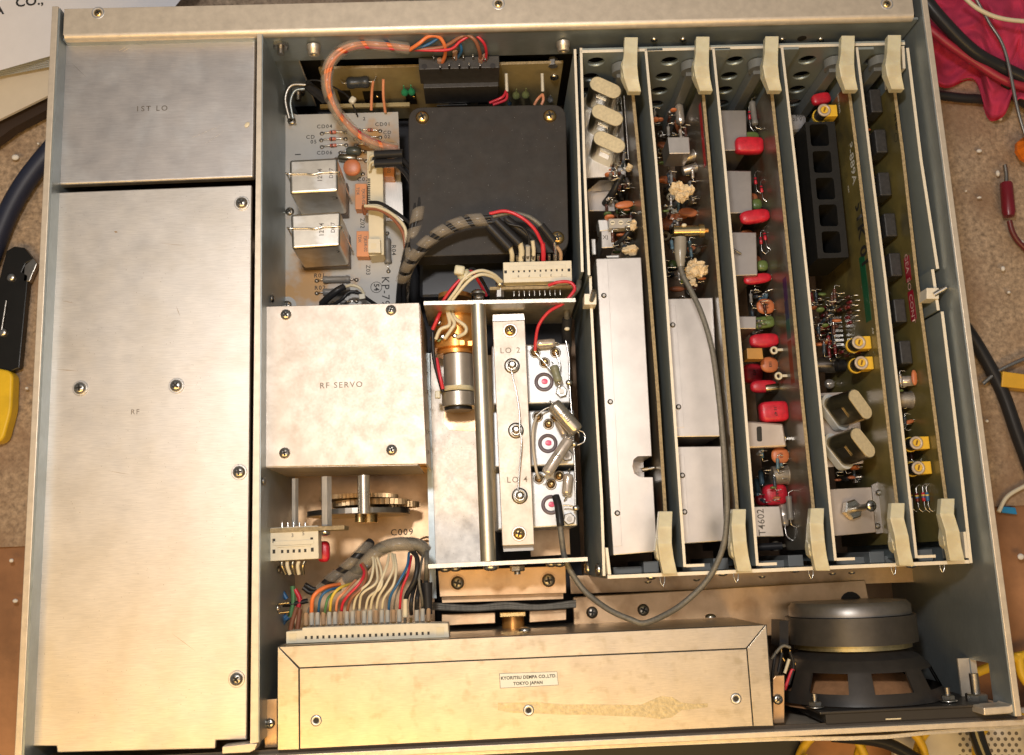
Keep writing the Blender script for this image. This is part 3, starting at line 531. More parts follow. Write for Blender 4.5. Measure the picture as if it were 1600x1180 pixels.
# oscillator modules (three tins) with tuner posts
canm = M('bright_module_tin', (.56, .57, .58), .5, 1, .05, 1, .04, 20)
def hole_post(px, py, par, r=9.5, z=-3.4):
    p = P(px, py, z); O('feedthrough_ring', MB().lathe(p, (0, 0, 1), [(r / 32, 0), (r / 32, .03), (r * .7 / 32, .03), (r * .68 / 32, .01), (.02, .01)], 18, False), dsteel, par)
    O('feedthrough_post', MB().lathe(p, (0, 0, 1), [(.14, 0), (.12, .25), (.09, .4), (.05, .44)], 10), brass, par)
def core_hole(px, py, par, z=-3.4):
    p = P(px, py, z); O('coil_rim', MB().lathe(p, (0, 0, 1), [(.52, 0), (.50, .05), (.33, .05), (.33, .02)], 24, False), M('purple_grey_bakelite', (.13, .10, .12), .35), par)
    O('coil_core', MB().cyl(p, p + V((0, 0, .04)), .31), MATS['bright_module_tin'], par); O('paint_dot', MB().sup(p + V((.03, .02, .045)), (.17, 0, 0), (0, .15, 0), (0, 0, .02), .8, 6, 10), rednail, par)
mods = []
for i, q in enumerate(([(768, 540), (890, 536), (892, 630), (770, 633)], [(770, 643), (897, 640), (899, 727), (772, 731)], [(774, 739), (899, 735), (903, 822), (777, 829)])):
    t = T('oscillator_module', ('bright tin module behind the olive resistor, rear of three beside the slide bar', 'bright tin module under the two crossed silver capacitors, middle of three', 'bright tin module with the black sleeved coaxial lead, front of three')[i], 'module', P(860, 585 + 100 * i, -4), 'tin modules beside the slide bar')
    O('module_can', MB().pp(q, -3.4, -7.5), canm, t, bev=.1, seg=3); mods.append(t)
for k, l in ((0, ((836, 551), (868, 551), (851, 567))), (1, ((840, 651), (857, 663), (868, 651))), (2, ((842, 748), (874, 744), (861, 757)))):
    for x, y in l: hole_post(x, y, mods[k])
for k, (x, y) in enumerate(((850, 597), (856, 693), (861, 789))): core_hole(x, y, mods[k])
for k, (x, y) in enumerate(((877, 613), (885, 712), (889, 811))): nut(mods[k], P(x, y, -3.4), .3, stub if False else (0, 0, 1), .1)
def capx(par, a, b, r, mat, name, lead=.4, txt=None, sz=.3):
    a, b = V(a), V(b); d = (b - a).normalized(); o = O(name, MB().lathe(a, d, [(r * .5, -.12), (r * .9, -.08), (r, .06), (r, (b - a).length - .06), (r * .9, (b - a).length + .08), (r * .5, (b - a).length + .12)], 18), mat, par)
    O('lead', MB().tube([a, a - d * lead * .6, a - d * lead + V((.05, 0, -.3))], .04, 5), tin, o); O('lead', MB().tube([b, b + d * lead * .6, b + d * lead + V((-.05, 0, -.3))], .04, 5), tin, o)
    if txt:
        c = (a + b) / 2 + V((0, 0, r)); s = d if d.x > 0 else -d; u = V((0, 0, 1)).cross(s); text(txt, c + V((0, 0, .01)), sz, ink2, o, s, u)
    return o
capx(mods[1], P(866, 634, -2.0), P(900, 672, -2.0), .40, silver, 'silver_capacitor', txt='0.01J'); capx(mods[1], P(888, 688, -2.2), P(855, 738, -2.2), .30, glass, 'clear_capacitor', txt='S', sz=.4)
capx(mods[1], P(872, 660, -2.9), P(882, 678, -2.9), .2, glass, 'clear_capacitor'); capx(mods[0], P(841, 538, -3.0), P(864, 536, -3.0), .24, glass, 'clear_capacitor'); capx(mods[2], P(888, 744, -3.0), P(885, 770, -3.0), .26, glass, 'clear_capacitor')
axial(mods[0], P(862, 566, -3.0), P(874, 604, -3.0), .3, .2, .85, .21, M('olive_resistor', (.22, .23, .16), .4), rings=True)
O('tubing_lead', MB().tube([P(838, 652, -2.9), P(833, 670, -2.6), P(833, 700, -2.6), P(838, 735, -2.7), P(842, 747, -3)], .08, 8), M('milky_tubing', (.55, .5, .42), .3), mods[1])
for pts, k in (([(836, 551), (851, 567), (866, 586)], 0), ([(868, 551), (875, 570), (872, 590), (874, 605)], 0), ([(884, 532), (889, 560), (890, 600), (893, 640), (895, 680)], 0), ([(895, 680), (898, 720), (899, 760), (899, 795)], 1), ([(838, 650), (850, 640), (866, 634)], 1), ([(900, 672), (912, 676), (913, 690), (898, 697)], 1), ([(880, 790), (890, 790), (900, 794)], 2)):
    O('bare_wire', MB().tube([P(x, y, -2.8) for x, y in pts], .045, 6), tin, mods[k])
for x, y in ((889, 598), (897, 694), (900, 794)): O('solder_blob', MB().sup(P(x, y, -2.7), (.18, 0, 0), (0, .16, 0), (0, 0, .14), .9, 8, 12), steel, mods[0 if y < 650 else 1 if y < 750 else 2])
O('side_deck', MB().pp([(826, 824), (889, 820), (891, 866), (830, 870)], -7.6, -7.8), tan, tu); O('side_deck_strip', MB().pp([(756, 555), (768, 555), (778, 830), (764, 830)], -6.5, -6.7), alud, tu)
# servo motor and tach behind the rod
mo = T('servo_motor', 'copper banded servo motor with grey barrel left of the rod', 'motor', P(712, 590, -4))
def ybar(px, py0, py1, w, z, mat, name, par, n=28, prof=None):
    a, b = P(px, py0, z), P(px, py1, z); b.x = a.x; r = w / 2 / 1533 * (48 - z) ; return O(name, MB().cyl(a, b, r, n=n), mat, par)
ybar(714, 496, 535, 74, -4.2, copper, 'copper_can', mo); ybar(713, 534, 548, 80, -4.2, copper, 'copper_band', mo); ybar(713, 548, 556, 62, -4.3, copper, 'collar', mo)
ybar(716, 556, 607, 48, -4.1, M('motor_grey', (.52, .48, .42), .38, .7, .08, 2), 'motor_barrel', mo); ybar(716, 607, 613, 50, -4.1, alu2, 'barrel_ring', mo); ybar(716, 615, 636, 52, -4.1, MATS['motor_grey'], 'rear_barrel', mo); ybar(716, 636, 642, 44, -4.3, black, 'end_cap', mo)
a = P(714, 612, -4.1); O('cable_tie', MB().lathe(P(714, 606, -4.1), (0, -1, 0), [(.93, 0), (.93, .26), (.87, .26), (.87, 0)], 28, False), nylon, mo); O('tie_head', MB().obox(P(684, 617, -3.8), (.14, 0, 0), (0, .2, 0), (0, 0, .15)), nylon, mo, bev=.04)
for x, y in ((722, 536), (735, 537)): O('copper_lug', MB().obox(P(x, y, -2.9), (.14, 0, 0), (0, .14, 0), (0, 0, .1)), copper, mo, bev=.02)
for x, y in ((677, 530), (692, 527), (711, 526), (686, 505)): O('terminal', MB().lathe(P(x, y, -3.0), (0, 0, 1), [(.17, 0), (.16, .15), (.06, .2)], 10), steel, mo)
O('paint_spot', MB().sup(P(686, 532, -2.9), (.12, .06, 0), (-.03, .07, 0), (0, 0, .04), .9, 6, 8), MATS['green_epoxy'], mo); O('gear_ring', MB().cyl(P(711, 468, -3.2), P(711, 461, -3.2), .9, n=40, flat=True), copper, mo)
O('rear_screw', MB().sup(P(748, 466, -2.5), (.3, 0, 0), (0, .2, 0), (0, 0, .3), .8), steel, mo)
for pts, mt in (([(681, 530, -2.6), (688, 515, -2.4), (702, 508, -2.4), (700, 492, -2.6), (697, 482, -3)], white), ([(695, 529, -2.6), (705, 515, -2.4), (710, 505, -2.4), (702, 490, -2.6), (700, 482, -3)], white), ([(714, 527, -2.7), (727, 520, -2.4), (727, 510, -2.4), (712, 498, -2.5), (704, 484, -3)], white),
                ([(676, 515, -2.7), (684, 497, -2.5), (690, 484, -3)], w_re), ([(682, 560, -3), (688, 590, -2.9), (692, 608, -3)], w_re), ([(676, 520, -2.8), (678, 560, -2.9), (688, 600, -3.1), (692, 612, -3.1)], w_bk)):
    wire('wire', pts, 3.2, mt, 0, par=mo)
wl = T('motor_lead_bundle', 'cream, red and black motor leads held by a nylon tie over the plate', 'cable', P(730, 430, -2))
for pts, mt in (([(698, 474, -1.6), (712, 455, -1.2), (728, 433, -1), (750, 423, -1), (770, 428, -1.4), (784, 440, -2)], white), ([(703, 474, -1.6), (718, 455, -1.3), (735, 437, -1.1), (752, 429, -1.1), (770, 433, -1.5), (780, 442, -2)], white),
                ([(690, 474, -1.7), (703, 455, -1.4), (720, 436, -1.3), (736, 424, -1.4), (748, 440, -2.2), (760, 462, -3)], w_re), ([(694, 474, -1.8), (706, 455, -1.5), (722, 434, -1.4), (738, 420, -1.5), (752, 436, -2.3), (764, 458, -3)], w_bk)):
    wire('wire', pts, 2.8, mt, 0, par=wl)
O('cable_tie', MB().cyl(P(723, 427, -1.3), P(731, 438, -1.3), .36, n=16), nylon, wl); O('tie_head', MB().obox(P(718, 423, -.9), (.26, -.05, 0), (.05, .24, 0), (0, 0, .2)), nylon, wl, bev=.1, seg=3)
# ------------------------------------------------------------------ upright connector boards
def conn(name, label, q, ztop, zbot, holes, hz, par_mat=cream, body=None, text_row=None, ears=True):
    t = T(name, label, 'connector', P(sum(a for a, b in q) / 4, sum(b for a, b in q) / 4, ztop))
    O('housing', MB().pp(q, ztop, zbot), par_mat, t, bev=.03)
    for x, y in holes:
        s = O('socket', MB().obox(P(x, y, ztop), (hz, 0, 0), (0, hz * 1.35, 0), (0, 0, .006)), dark, t)
    return t
c10 = conn('ten_way_connector', 'cream ten way wire connector above the rear end plate', [(786, 410), (893, 407), (894, 439), (787, 442)], -2.0, -3.2, [(802 + i * 8.5, 424.3 - i * .25) for i in range(10)], .045)
O('raised_face', MB().pp([(796, 416), (884, 413), (885, 420), (797, 423)], -1.97, -2.0), cream, c10, bev=.01); O('raised_face', MB().pp([(797, 428), (886, 425), (886, 432), (798, 435)], -1.97, -2.0), cream, c10, bev=.01)
for i, s in enumerate('97531'): text(s, P(810 + i * 17, 431.5 - i * .4, -1.965), .17, ink2, c10, (-1, 0, 0), (0, -1, 0))
for x, y in ((790, 425), (889, 422)): O('ear_hole', MB().obox(P(x, y, -2), (.07, 0, 0), (0, .08, 0), (0, 0, .006)), dark, c10)
O('lower_shroud', MB().pp([(790, 436), (890, 433), (890, 444), (790, 447)], -2.5, -3.3), cream, c10, bev=.02)
vb = T('connector_board', 'small upright board edge with solder pins behind the rear end plate', 'circuit board', P(835, 452, -3))
vplate((765, 448.5), (900, 445.5), -2.4, 2.2, .16, pcbe, 'board', vb)
for i in range(10):
    p = P(803 + i * 8, 455 - i * .2, -2.8); O('solder_pin', MB().lathe(p + V((0, .1, 0)), (0, -1, 0), [(.09, 0), (.08, .1), (.04, .2), (.03, .4)], 8), steel, vb)
O('hex_spacer', MB().cyl(P(781, 447, -2.6), P(781, 465, -2.6), .22, n=6, flat=True), alu2, vb); screw(vb, P(781, 444, -2.2), .24, d=(0, .8, .5), deep=False)
c5 = conn('five_way_connector', 'small cream five way connector beside the divider', [(421, 825), (497, 821), (498, 873), (422, 877)], -2.6, -3.6, [(441 + i * 9, 862 - i * .4) for i in range(5)], .06)
O('raised_face', MB().pp([(427, 846), (490, 843), (490, 850), (427, 853)], -2.56, -2.6), cream, c5, bev=.01); O('raised_face', MB().pp([(433, 853), (485, 850.5), (485, 853), (433, 855.5)], -2.55, -2.6), cream, c5, bev=.01)
for x, y in ((428, 862), (488, 859), (428, 845), (487, 843)): O('ear_hole', MB().obox(P(x, y, -2.6), (.07, 0, 0), (0, .1, 0), (0, 0, .006)), dark, c5)
text('3', P(457, 837, -2.6), .25, ink2, c5, (1, 0, 0), (0, 1, 0)); text('5', P(474, 834, -2.6), .25, ink2, c5)
vplate((421, 826), (538, 821), -2.5, 1.6, .2, pcbe, 'mounting_board', c5)
screw(c5, P(508, 832, -2.8), .26, d=(0, -1, .2), deep=False)
O('red_capacitor', MB().sup(P(506, 862, -4.5), (.32, 0, 0), (0, .55, 0), (0, 0, .3), .6), redc, c5)
for i in range(5): O('contact_tail', MB().tube([P(440 + i * 9, 877, -3), P(441 + i * 8, 885, -3), P(446 + i * 7, 897, -3.2)], .1, 7), white if i % 2 else crystal, c5)
for i in range(5): I('solder_pin', 'pin', lambda: MB().lathe((0, 0, 0), (0, 1, 0), [(.07, 0), (.05, .15), (.03, .3)], 8), tin, c5, P(441 + i * 9, 825, -2.7))
# big wiring connector
n22 = 22; q22 = [(447, 987), (472, 985), (472, 981), (657, 974), (700, 974), (702, 996), (447, 1006)]
c22 = conn('wide_wiring_connector', 'long cream multiway connector standing behind the maker label box', q22, -1.6, -3.2, [(478 + i * 9.12, 996.5 - i * .33) for i in range(22)], .055)
for q in ([(452, 990), (463, 989.6), (463, 1002), (452, 1002.5)], [(682, 980), (694, 979.5), (694, 993), (682, 993.5)]): O('moulded_square', MB().pp(q, -1.58, -1.6), white, c22, bev=.008)
HX = lambda x, y, z: (400 + x / 3.933, 720 + y / 3.933, z)
hb = T('front_wire_harness', 'fan of coloured wires running from clear spiral wrap into the long connector', 'cable harness', P(580, 910, -4))
data = [(w_gy, [(330, 900), (316, 940)], 9), (w_or, [(515, 760), (420, 780), (356, 830), (342, 900), (345, 975)], 14), (w_bl, [(530, 775), (440, 800), (395, 850), (382, 965)], 9), (w_gr, [(520, 790), (450, 835), (428, 900), (420, 965)], 9), (w_ye, [(590, 755), (510, 785), (464, 850), (453, 970)], 10),
        (w_sa, [(612, 735), (545, 805), (500, 860), (490, 970)], 9), (w_re, [(645, 640), (665, 690), (635, 755), (560, 835), (530, 890), (525, 970)], 10), (w_br, [(655, 630), (678, 700), (650, 780), (590, 840), (566, 900), (562, 970)], 11),
        (white, [(712, 570), (722, 640), (700, 740), (640, 800), (606, 870), (596, 985)], 9), (white, [(722, 565), (745, 690), (735, 755), (660, 810), (640, 860), (634, 970)], 9), (white, [(735, 565), (772, 690), (765, 780), (690, 845), (668, 985)], 9), (white, [(818, 575), (800, 660), (745, 790), (712, 860), (703, 970)], 9),
        (white, [(835, 570), (845, 660), (800, 760), (750, 850), (738, 970)], 9), (white, [(850, 575), (862, 660), (845, 760), (785, 850), (773, 970)], 9), (w_bl, [(940, 565), (928, 650), (875, 750), (825, 840), (812, 970)], 9), (w_gy, [(920, 700), (870, 800), (852, 870), (845, 970)], 6),
        (w_re, [(955, 585), (935, 690), (895, 800), (880, 970)], 9), (w_bk, [(945, 540), (990, 600), (980, 720), (930, 820), (920, 860)], 17), (w_bk, [(985, 740), (960, 830), (952, 900), (954, 940)], 14), (w_bk, [(1010, 740), (990, 850), (988, 950)], 16),
        (w_gy, [(1030, 560), (1010, 660), (1003, 750), (1020, 850), (1023, 930)], 9), (w_gy, [(1045, 540), (1050, 640), (1045, 750)], 17)]
for i, (mt, pts, d) in enumerate(data):
    n = len(pts); zz = [-3.2 + 1.0 * math.sin(math.pi * k / max(1, n - 1)) for k in range(n)]
    O('wire', MB().tube([P(*HX(x, y, zz[k])) for k, (x, y) in enumerate(pts)], d * 1.9 / 2 / 3.933 / 31.5, 8, 7), mt, hb)
    x = 478 + i * 9.12; y1 = 976 - i * .33
    if i not in (17, 18): O('contact_sleeve', MB().cyl(P(x, y1 - 17, -2.7), P(x, y1 + 2, -2.4), .115, n=10), M('milky_sleeve', (.5, .48, .42), .3) if i % 3 else M('amber_sleeve', (.45, .30, .18), .25), hb)
    O('contact', MB().cyl(P(x, y1 - 4, -2.5), P(x, y1 + 6, -2.3), .075, n=8), brass if i % 3 == 0 else steel, hb)
O('black_sleeve', MB().cyl(P(*HX(1048, 750, -2.9)), P(*HX(1060, 945, -2.8)), .3, .2, n=14), w_bk, hb); O('cream_sleeve', MB().cyl(P(*HX(918, 850, -2.5)), P(*HX(917, 960, -2.5)), .13, n=10), white, hb)
tr1 = [HX(395, 790, -4.5), HX(470, 720, -4.2), HX(560, 650, -4.0), HX(640, 570, -4.0), HX(705, 500, -4.6)]
tr2 = [HX(560, 730, -4.2), HX(650, 660, -3.6), HX(740, 560, -3.2), HX(830, 520, -3.0), HX(920, 510, -2.9), HX(1000, 520, -3.0), HX(1045, 560, -3.2)]
O('trunk', MB().tube([P(*p) for p in tr1], .25, 10), w_bk, hb); O('spiral_wrap', MB().ribbon([P(*p) for p in tr1], .3, 1.0, .72, .03), wrap, hb)
O('trunk', MB().tube([P(*p) for p in tr2], .33, 10), w_gy, hb); O('spiral_wrap', MB().ribbon([P(*p) for p in tr2], .36, 1.7, .72, .03), wrap, hb)
for pts in ([(150, 690), (140, 760), (190, 850)], [(190, 950), (130, 1000), (110, 1080)], [(200, 960), (160, 1010), (150, 1080)]): O('blue_wire', MB().tube([P(*HX(x, y, -6)) for x, y in pts], .12, 7), w_bl, hb)
for pts, mt in (([(300, 760), (360, 790), (420, 770)], w_bk), ([(290, 780), (340, 810), (420, 780)], w_bk), ([(165, 885), (230, 880), (320, 860)], w_bk), ([(240, 790), (270, 850), (260, 900)], w_re), ([(225, 770), (230, 860), (210, 960)], w_gr), ([(250, 900), (220, 1000), (210, 1080)], w_br), ([(270, 910), (260, 1000), (250, 1080)], w_br)): O('side_wire', MB().tube([P(*HX(x, y, -5)) for x, y in pts], .13, 7), mt, hb)
js = T('jack_on_divider', 'brown square jack body with silver bushing on the divider wall', 'jack', P(425, 952, -5))
O('body', MB().obox(P(413, 951, -4.5), (.25, 0, 0), (0, .6, 0), (0, 0, .6)), M('bakelite', (.20, .13, .08), .45), js, bev=.03); O('bushing', MB().lathe(P(422, 951, -4.5), (1, 0, 0), [(.4, 0), (.4, .15), (.3, .2), (.25, .45)], 18), steel, js)
for dy in (-7, 7): O('lug', MB().tube([P(436, 951 + dy, -4.4), P(452, 949 + dy, -4.4)], .06, 6), brass, js)
# ------------------------------------------------------------------ black spiral wrapped cable to the ten way connector
bc = T('black_cable_run', 'black cables in clear spiral wrap curving over the transformer to the ten way connector', 'cable', P(680, 370, -1))
pa_ = [(628, 475, -5.5), (628, 440, -4.2), (640, 412, -2.8), (660, 386, -1.8), (690, 362, -1.3), (725, 347, -1.1), (765, 342, -1.1)]
pb_ = [(590, 240, -4.2), (622, 246, -3.8), (645, 268, -3.2), (654, 295, -3), (655, 320, -2.9), (650, 350, -2.9), (640, 390, -3.4), (632, 430, -4.4), (628, 475, -6)]
for dx, dy, dz in ((0, 0, 0), (4, 5, .05), (-3, 3, .05), (2, -3, .12)):
    O('core_wire', MB().tube([P(x + dx, y + dy, z + dz) for x, y, z in pa_], .12, 7, 6), w_bk if dz else w_gy, bc)
for dx, dy in ((0, 0), (-7, 9)): O('core_wire', MB().tube([P(x + dx, y + dy, z) for x, y, z in pb_], .14, 8, 6), w_bk, bc)
O('spiral_wrap', MB().ribbon([P(*p) for p in pa_[1:]], .33, .98, .72, .03), wrap, bc); O('spiral_wrap', MB().ribbon([P(*p) for p in pb_[4:]], .33, 1.05, .74, .03), wrap, bc)
for y in (242, 256): O('black_sleeve', MB().cyl(P(586, y, -3.9), P(630, y - 2, -3.6), .24, n=14), w_bk, bc)
for y in (242, 252): O('cream_wire', MB().tube([P(577, y + 14, -4.6), P(579, y + 3, -4.2), P(588, y, -4)], .09, 7), white, bc)
for pts, mt in (([(578, 316, -4.2), (595, 318, -3.9), (620, 333, -3.6), (642, 350, -3.3)], w_bk), ([(570, 322, -4.3), (590, 324, -4), (612, 334, -3.7), (632, 355, -3.5), (636, 385, -3.6)], white), ([(572, 326, -4.3), (592, 328, -4), (612, 340, -3.8), (630, 365, -3.6), (634, 400, -3.8)], w_br), ([(570, 335, -5), (568, 322, -4.5), (580, 326, -4.3)], w_br)):
    O('branch_wire', MB().tube([P(*p) for p in pts], .1, 7), mt, bc)
for (x0, y0, x1, y1, r) in ((763, 352, 797, 388, .27), (775, 345, 812, 381, .25), (790, 342, 828, 370, .22), (845, 352, 866, 378, .21)):
    O('black_sleeve', MB().cyl(P(x0, y0, -1.3), P(x1, y1, -1.6), r, n=14), w_bk, bc)
for pts, mt, r in (([(765, 334, -1.1), (790, 330, -.9), (815, 340, -.9), (835, 358, -1.1), (847, 380, -1.6)], w_re, .095), ([(770, 338, -1.3), (800, 333, -1.2), (828, 340, -1.2), (848, 355, -1.3)], w_gy, .13), ([(787, 341, -1.2), (795, 350, -1.1), (815, 355, -1.1), (825, 368, -1.3), (827, 382, -1.6)], w_bk, .06),
                   ([(797, 386, -1.6), (800, 398, -1.9), (800, 408, -2.3)], white, .13), ([(812, 379, -1.6), (815, 392, -1.9), (814, 408, -2.3)], white, .16), ([(832, 376, -1.6), (834, 392, -1.9), (833, 408, -2.3)], white, .11), ([(848, 380, -1.6), (849, 395, -1.9), (849, 408, -2.3)], w_re, .13), ([(866, 378, -1.6), (868, 392, -1.9), (868, 408, -2.3)], tin, .1), ([(870, 385, -1.7), (876, 395, -1.9), (876, 408, -2.3)], M('amber_sleeve', (.45, .30, .18), .25), .1), ([(825, 384, -1.7), (825, 408, -2.3)], MATS['milky_sleeve'], .13)):
    O('branch_wire', MB().tube([P(*p) for p in pts], r, 8), mt, bc)
for i in range(10): O('contact', MB().cyl(P(800 + i * 8.3, 400 - i * .25, -2.0), P(800 + i * 8.3, 409 - i * .25, -2.3), .09, n=8), steel, bc)
rw_ = T('red_wire_to_module', 'thin red wire from the ten way connector down to the rear tin module', 'wire', P(870, 480, -2))
wire('wire', [(857, 446, -1.8), (872, 441, -1.6), (890, 441, -1.6), (898, 450, -1.6), (893, 460, -1.6), (880, 474, -1.7), (858, 487, -2.1), (842, 508, -2.4), (837, 532, -2.8), (836, 548, -3)], 2.9, w_re, 0, par=rw_)
gb = T('grey_braid_lead', 'grey braided lead with black sleeve between rear plate and card cage', 'cable', P(885, 500, -3))
O('braid', MB().tube([P(905, 440, -3), P(902, 452, -2.6), P(888, 470, -2.6), (P(885, 485, -3)), P(886, 500, -3.6)], .15, 8), w_gy, gb); O('sleeve', MB().tube([P(886, 498, -3.5), P(885, 520, -4), P(886, 540, -4.6)], .27, 10), w_bk, gb); O('white_end', MB().sup(P(886, 514, -3.5), (.14, 0, 0), (0, .1, 0), (0, 0, .1), .8), cream, gb)
# front lower brackets behind the box
br = T('front_bracket_assembly', 'warm toned bracket with two dark cross head screws under the front end plate', 'bracket', P(780, 915, -5))
O('bracket_plate', MB().pp([(684, 892), (884, 884), (885, 927), (687, 933)], -5.0, -5.3), tan, br, bev=.03); O('bracket_step', MB().pp([(690, 933), (880, 927), (880, 936), (691, 942)], -5.6, -6), tan, br)
for px, py in ((715, 911), (857, 907)): O('washer', MB().lathe(P(px, py, -5), (0, 0, 1), [(.45, 0), (.45, .03)], 24), tan, br); screw(br, P(px, py, -4.97), .35, mat=dsteel)
for px, py in ((696, 892), (712, 891), (861, 884), (874, 884)): I('bolt_head', 'screw', b_screw, dsteel, br, P(px, py - 3, -2.4), rotz((0, -1, 0)), .9)
nut(br, P(808, 884, -2.4), .36, (0, -1, 0), .15)
for a, b in (((690, 960), (774, 957)), ((827, 955), (885, 952))): O('cross_bar', MB().pp([a, b, (b[0], b[1] + 17), (a[0], a[1] + 18)], -6.5, -7), tan, br, bev=.03)
for a, b in (((700, 984), (774, 981)), ((827, 978), (888, 976))): O('cross_bar', MB().pp([a, b, (b[0], b[1] + 14), (a[0], a[1] + 14)], -8.5, -9), tan, br, bev=.03)
post(801, 956, 990, 34, -7, copper, br, name='shaft_coupling'); O('coupling_nut', MB().obox(P(801, 960, -6), (.7, 0, 0), (0, .12, 0), (0, 0, .3)), brass, br, bev=.04)
for dy in (0, 4, 7): O('control_wire', MB().tube([P(676, 944 + dy, -5.8), P(740, 948 + dy * .7, -5.8), P(790, 943 + dy, -5.8), P(840, 947 + dy * .6, -5.8), P(900, 940 + dy, -5.8)], .1, 7), w_gy, br)
tfp = T('rear_tray_plate', 'long warm lit folded tray plate running below the card cage', 'tray', P(1120, 940, -8))
O('tray_sheet', MB().pp([(895, 933), (1352, 906), (1362, 960), (1365, 985), (897, 1010)], -8.0, -8.3), tan, tfp, bev=.05); O('tray_lip', MB().pp([(890, 900), (1560, 880), (1560, 905), (892, 928)], -9.5, -9.8), tan, tfp)
for px, py in ((925, 957), (1005, 953)): screw(tfp, P(px, py, -8), .33, mat=dsteel)
for px, py, r in ((1330, 942, .62),): p = P(px, py, -7.99); O('round_hole', MB().cyl(p, p + V((0, 0, .01)), r), void_m, tfp)
for px in (936, 931): screw(ch, X(px, 886, 6.1), .3, d=(-1, 0, 0), deep=False) if 0 else None
# ------------------------------------------------------------------ card cage
CZ = -1.5
cg = T('card_cage', 'grey sheet metal card cage with four dividers holding five upright cards', 'card cage', (15, 13, -11))
def wallp(name, pts, z1, z0, th, mat, par):          # thin wall along a line read in the photo; th in cm towards +x
    w = [P(x, y, z1) for x, y in pts]; pl = [(a.x, a.y) for a in w] + [(a.x + th, a.y) for a in w[::-1]]
    return O(name, MB().prism(pl, z1, z0), mat, par)
E_ = M('cage_metal_lit_edge', (.80, .74, .62), .5, .25, .06, 3)  # same cage metal, painted brighter where edges face up to the light
def capped(name, pts, z1, z0, th, par):
    o = wallp(name, pts, z1 - .02, z0, th, cagem, par); w = [P(x, y, z1) for x, y in pts]
    pl = [(a.x - .004, a.y) for a in w] + [(a.x + th + .004, a.y) for a in w[::-1]]; O('cut_edge', MB().prism(pl, z1, z1 - .03), E_, o); return o
DIV = [[(1007, 76), (1023, 250), (1038, 440), (1050, 620), (1068, 886)], [(1112.7, 75), (1130, 250), (1146.5, 440), (1161.5, 625), (1181.5, 884)],
       [(1220, 74), (1240, 250), (1260, 440), (1279, 625), (1303.5, 876)], [(1337, 74), (1358.5, 250), (1382, 440), (1403, 625), (1430, 872)]]
for d in DIV:
    o = capped('divider', d, CZ, -10.8, .13, cg)
    a = P(*d[0], CZ); b = P(*d[-1], CZ)
    O('divider_tab', MB().box(a.x + .13, a.x + 1.0, a.y - .14, a.y, CZ - 2.6, CZ), cagem, o); O('divider_tab', MB().box(b.x + .13, b.x + 1.05, b.y - .02, b.y + .12, CZ - 1.2, CZ), E_, o)
capped('left_side', [(906, 75), (911, 250), (918.5, 430)], CZ, -11, .13, cg); capped('left_side', [(920.5, 432), (922, 478), (926, 560), (930, 640), (938, 780), (942, 900)], CZ - .5, -11, .13, cg)
capped('left_outer_ply', [(896.5, 77), (902, 230), (908, 425)], CZ - .05, -11, .13, cg)
capped('right_side', [(1416, 75), (1437, 250), (1463, 420)], CZ, -11, .15, cg); capped('right_side', [(1455, 421), (1464, 485)], CZ - .1, -11, .15, cg); capped('right_side', [(1470, 487), (1486, 620), (1500, 740), (1515, 880)], CZ, -11, .15, cg)
a, b = P(906, 71, CZ), P(1414, 66, CZ)
bw = O('rear_side', MB().box(a.x, b.x, b.y - .14, b.y + .12, -11, CZ - .02), cagem, cg); O('cut_edge', MB().box(a.x - .02, b.x, b.y - .15, b.y + .01, CZ - .05, CZ), E_, bw, bev=.01)
cuts = []
yw = b.y - .14
for ci, (hx, hy) in enumerate(((931, 97), (1046, 96), (1148, 95), (1261, 94), (1360, 97))):
    for (dx, dy) in ((0, 0), (-9, 24), (-16, 46), (-22, 67), (-28, 88)):
        if ci == 4 and dx: break
        p = Yp(hx + dx, hy + dy, yw); cuts.append(tmp(MB().cyl(p - V((0, .5, 0)), p + V((0, .6, 0)), .5, n=20)))
cut(bw, cuts)
a, b = P(950, 905, CZ), P(1515, 879, CZ); yf = (a.y + b.y) / 2
fw = O('front_side', MB().box(a.x, b.x, yf, yf + .14, -11, CZ - .02), cagem, cg); O('cut_edge', MB().box(a.x - .02, b.x + .02, yf - .02, yf + .16, CZ - .05, CZ), E_, fw, bev=.01)
O('corner_ply', MB().pp([(946, 856), (950, 856), (955, 898), (950, 898)], CZ + .01, -4), E_, cg)
O('corner_ply', MB().pp([(1505, 831), (1509, 831), (1514, 872), (1509, 872)], CZ + .01, -4), E_, cg); O('corner_ply', MB().pp([(1408, 72), (1413, 72), (1415, 107), (1411, 107)], CZ + .01, -4), E_, cg)
gm = M('guide_grey_plastic', (.17, .18, .18), .4, 0, .06, 2)
cpx = [(988, 145), (1097.6, 145), (1204, 145), (1325.6, 145), (1396.8, 145)]
BRD = [[(985, 130), (995.5, 240), (1012, 440), (1026.5, 630), (1041, 862)], [(1095, 130), (1105, 240), (1121, 440), (1137, 630), (1154, 858)], [(1202, 130), (1214, 240), (1234, 440), (1251.5, 630), (1275, 858)],
       [(1323, 130), (1337, 240), (1361, 440), (1381.5, 630), (1406, 850)], [(1394, 130), (1408.5, 240), (1431, 440), (1456, 630), (1484, 845)]]
BZ = -2.3
def bx(k, y):                                        # x of board k's component face at world y
    w = [P(a, b, BZ) for a, b in BRD[k]]
    for p, q in zip(w, w[1:]):
        if q.y <= y <= p.y or q is w[-1] or (p is w[0] and y > p.y): return p.x + (q.x - p.x) * (y - p.y) / (q.y - p.y)
def fc(k, px, py):                                   # point of board k's face seen at that pixel
    x = bx(k, 12)
    for _ in range(6): p = X(px, py, x); x = bx(k, p.y)
    return p
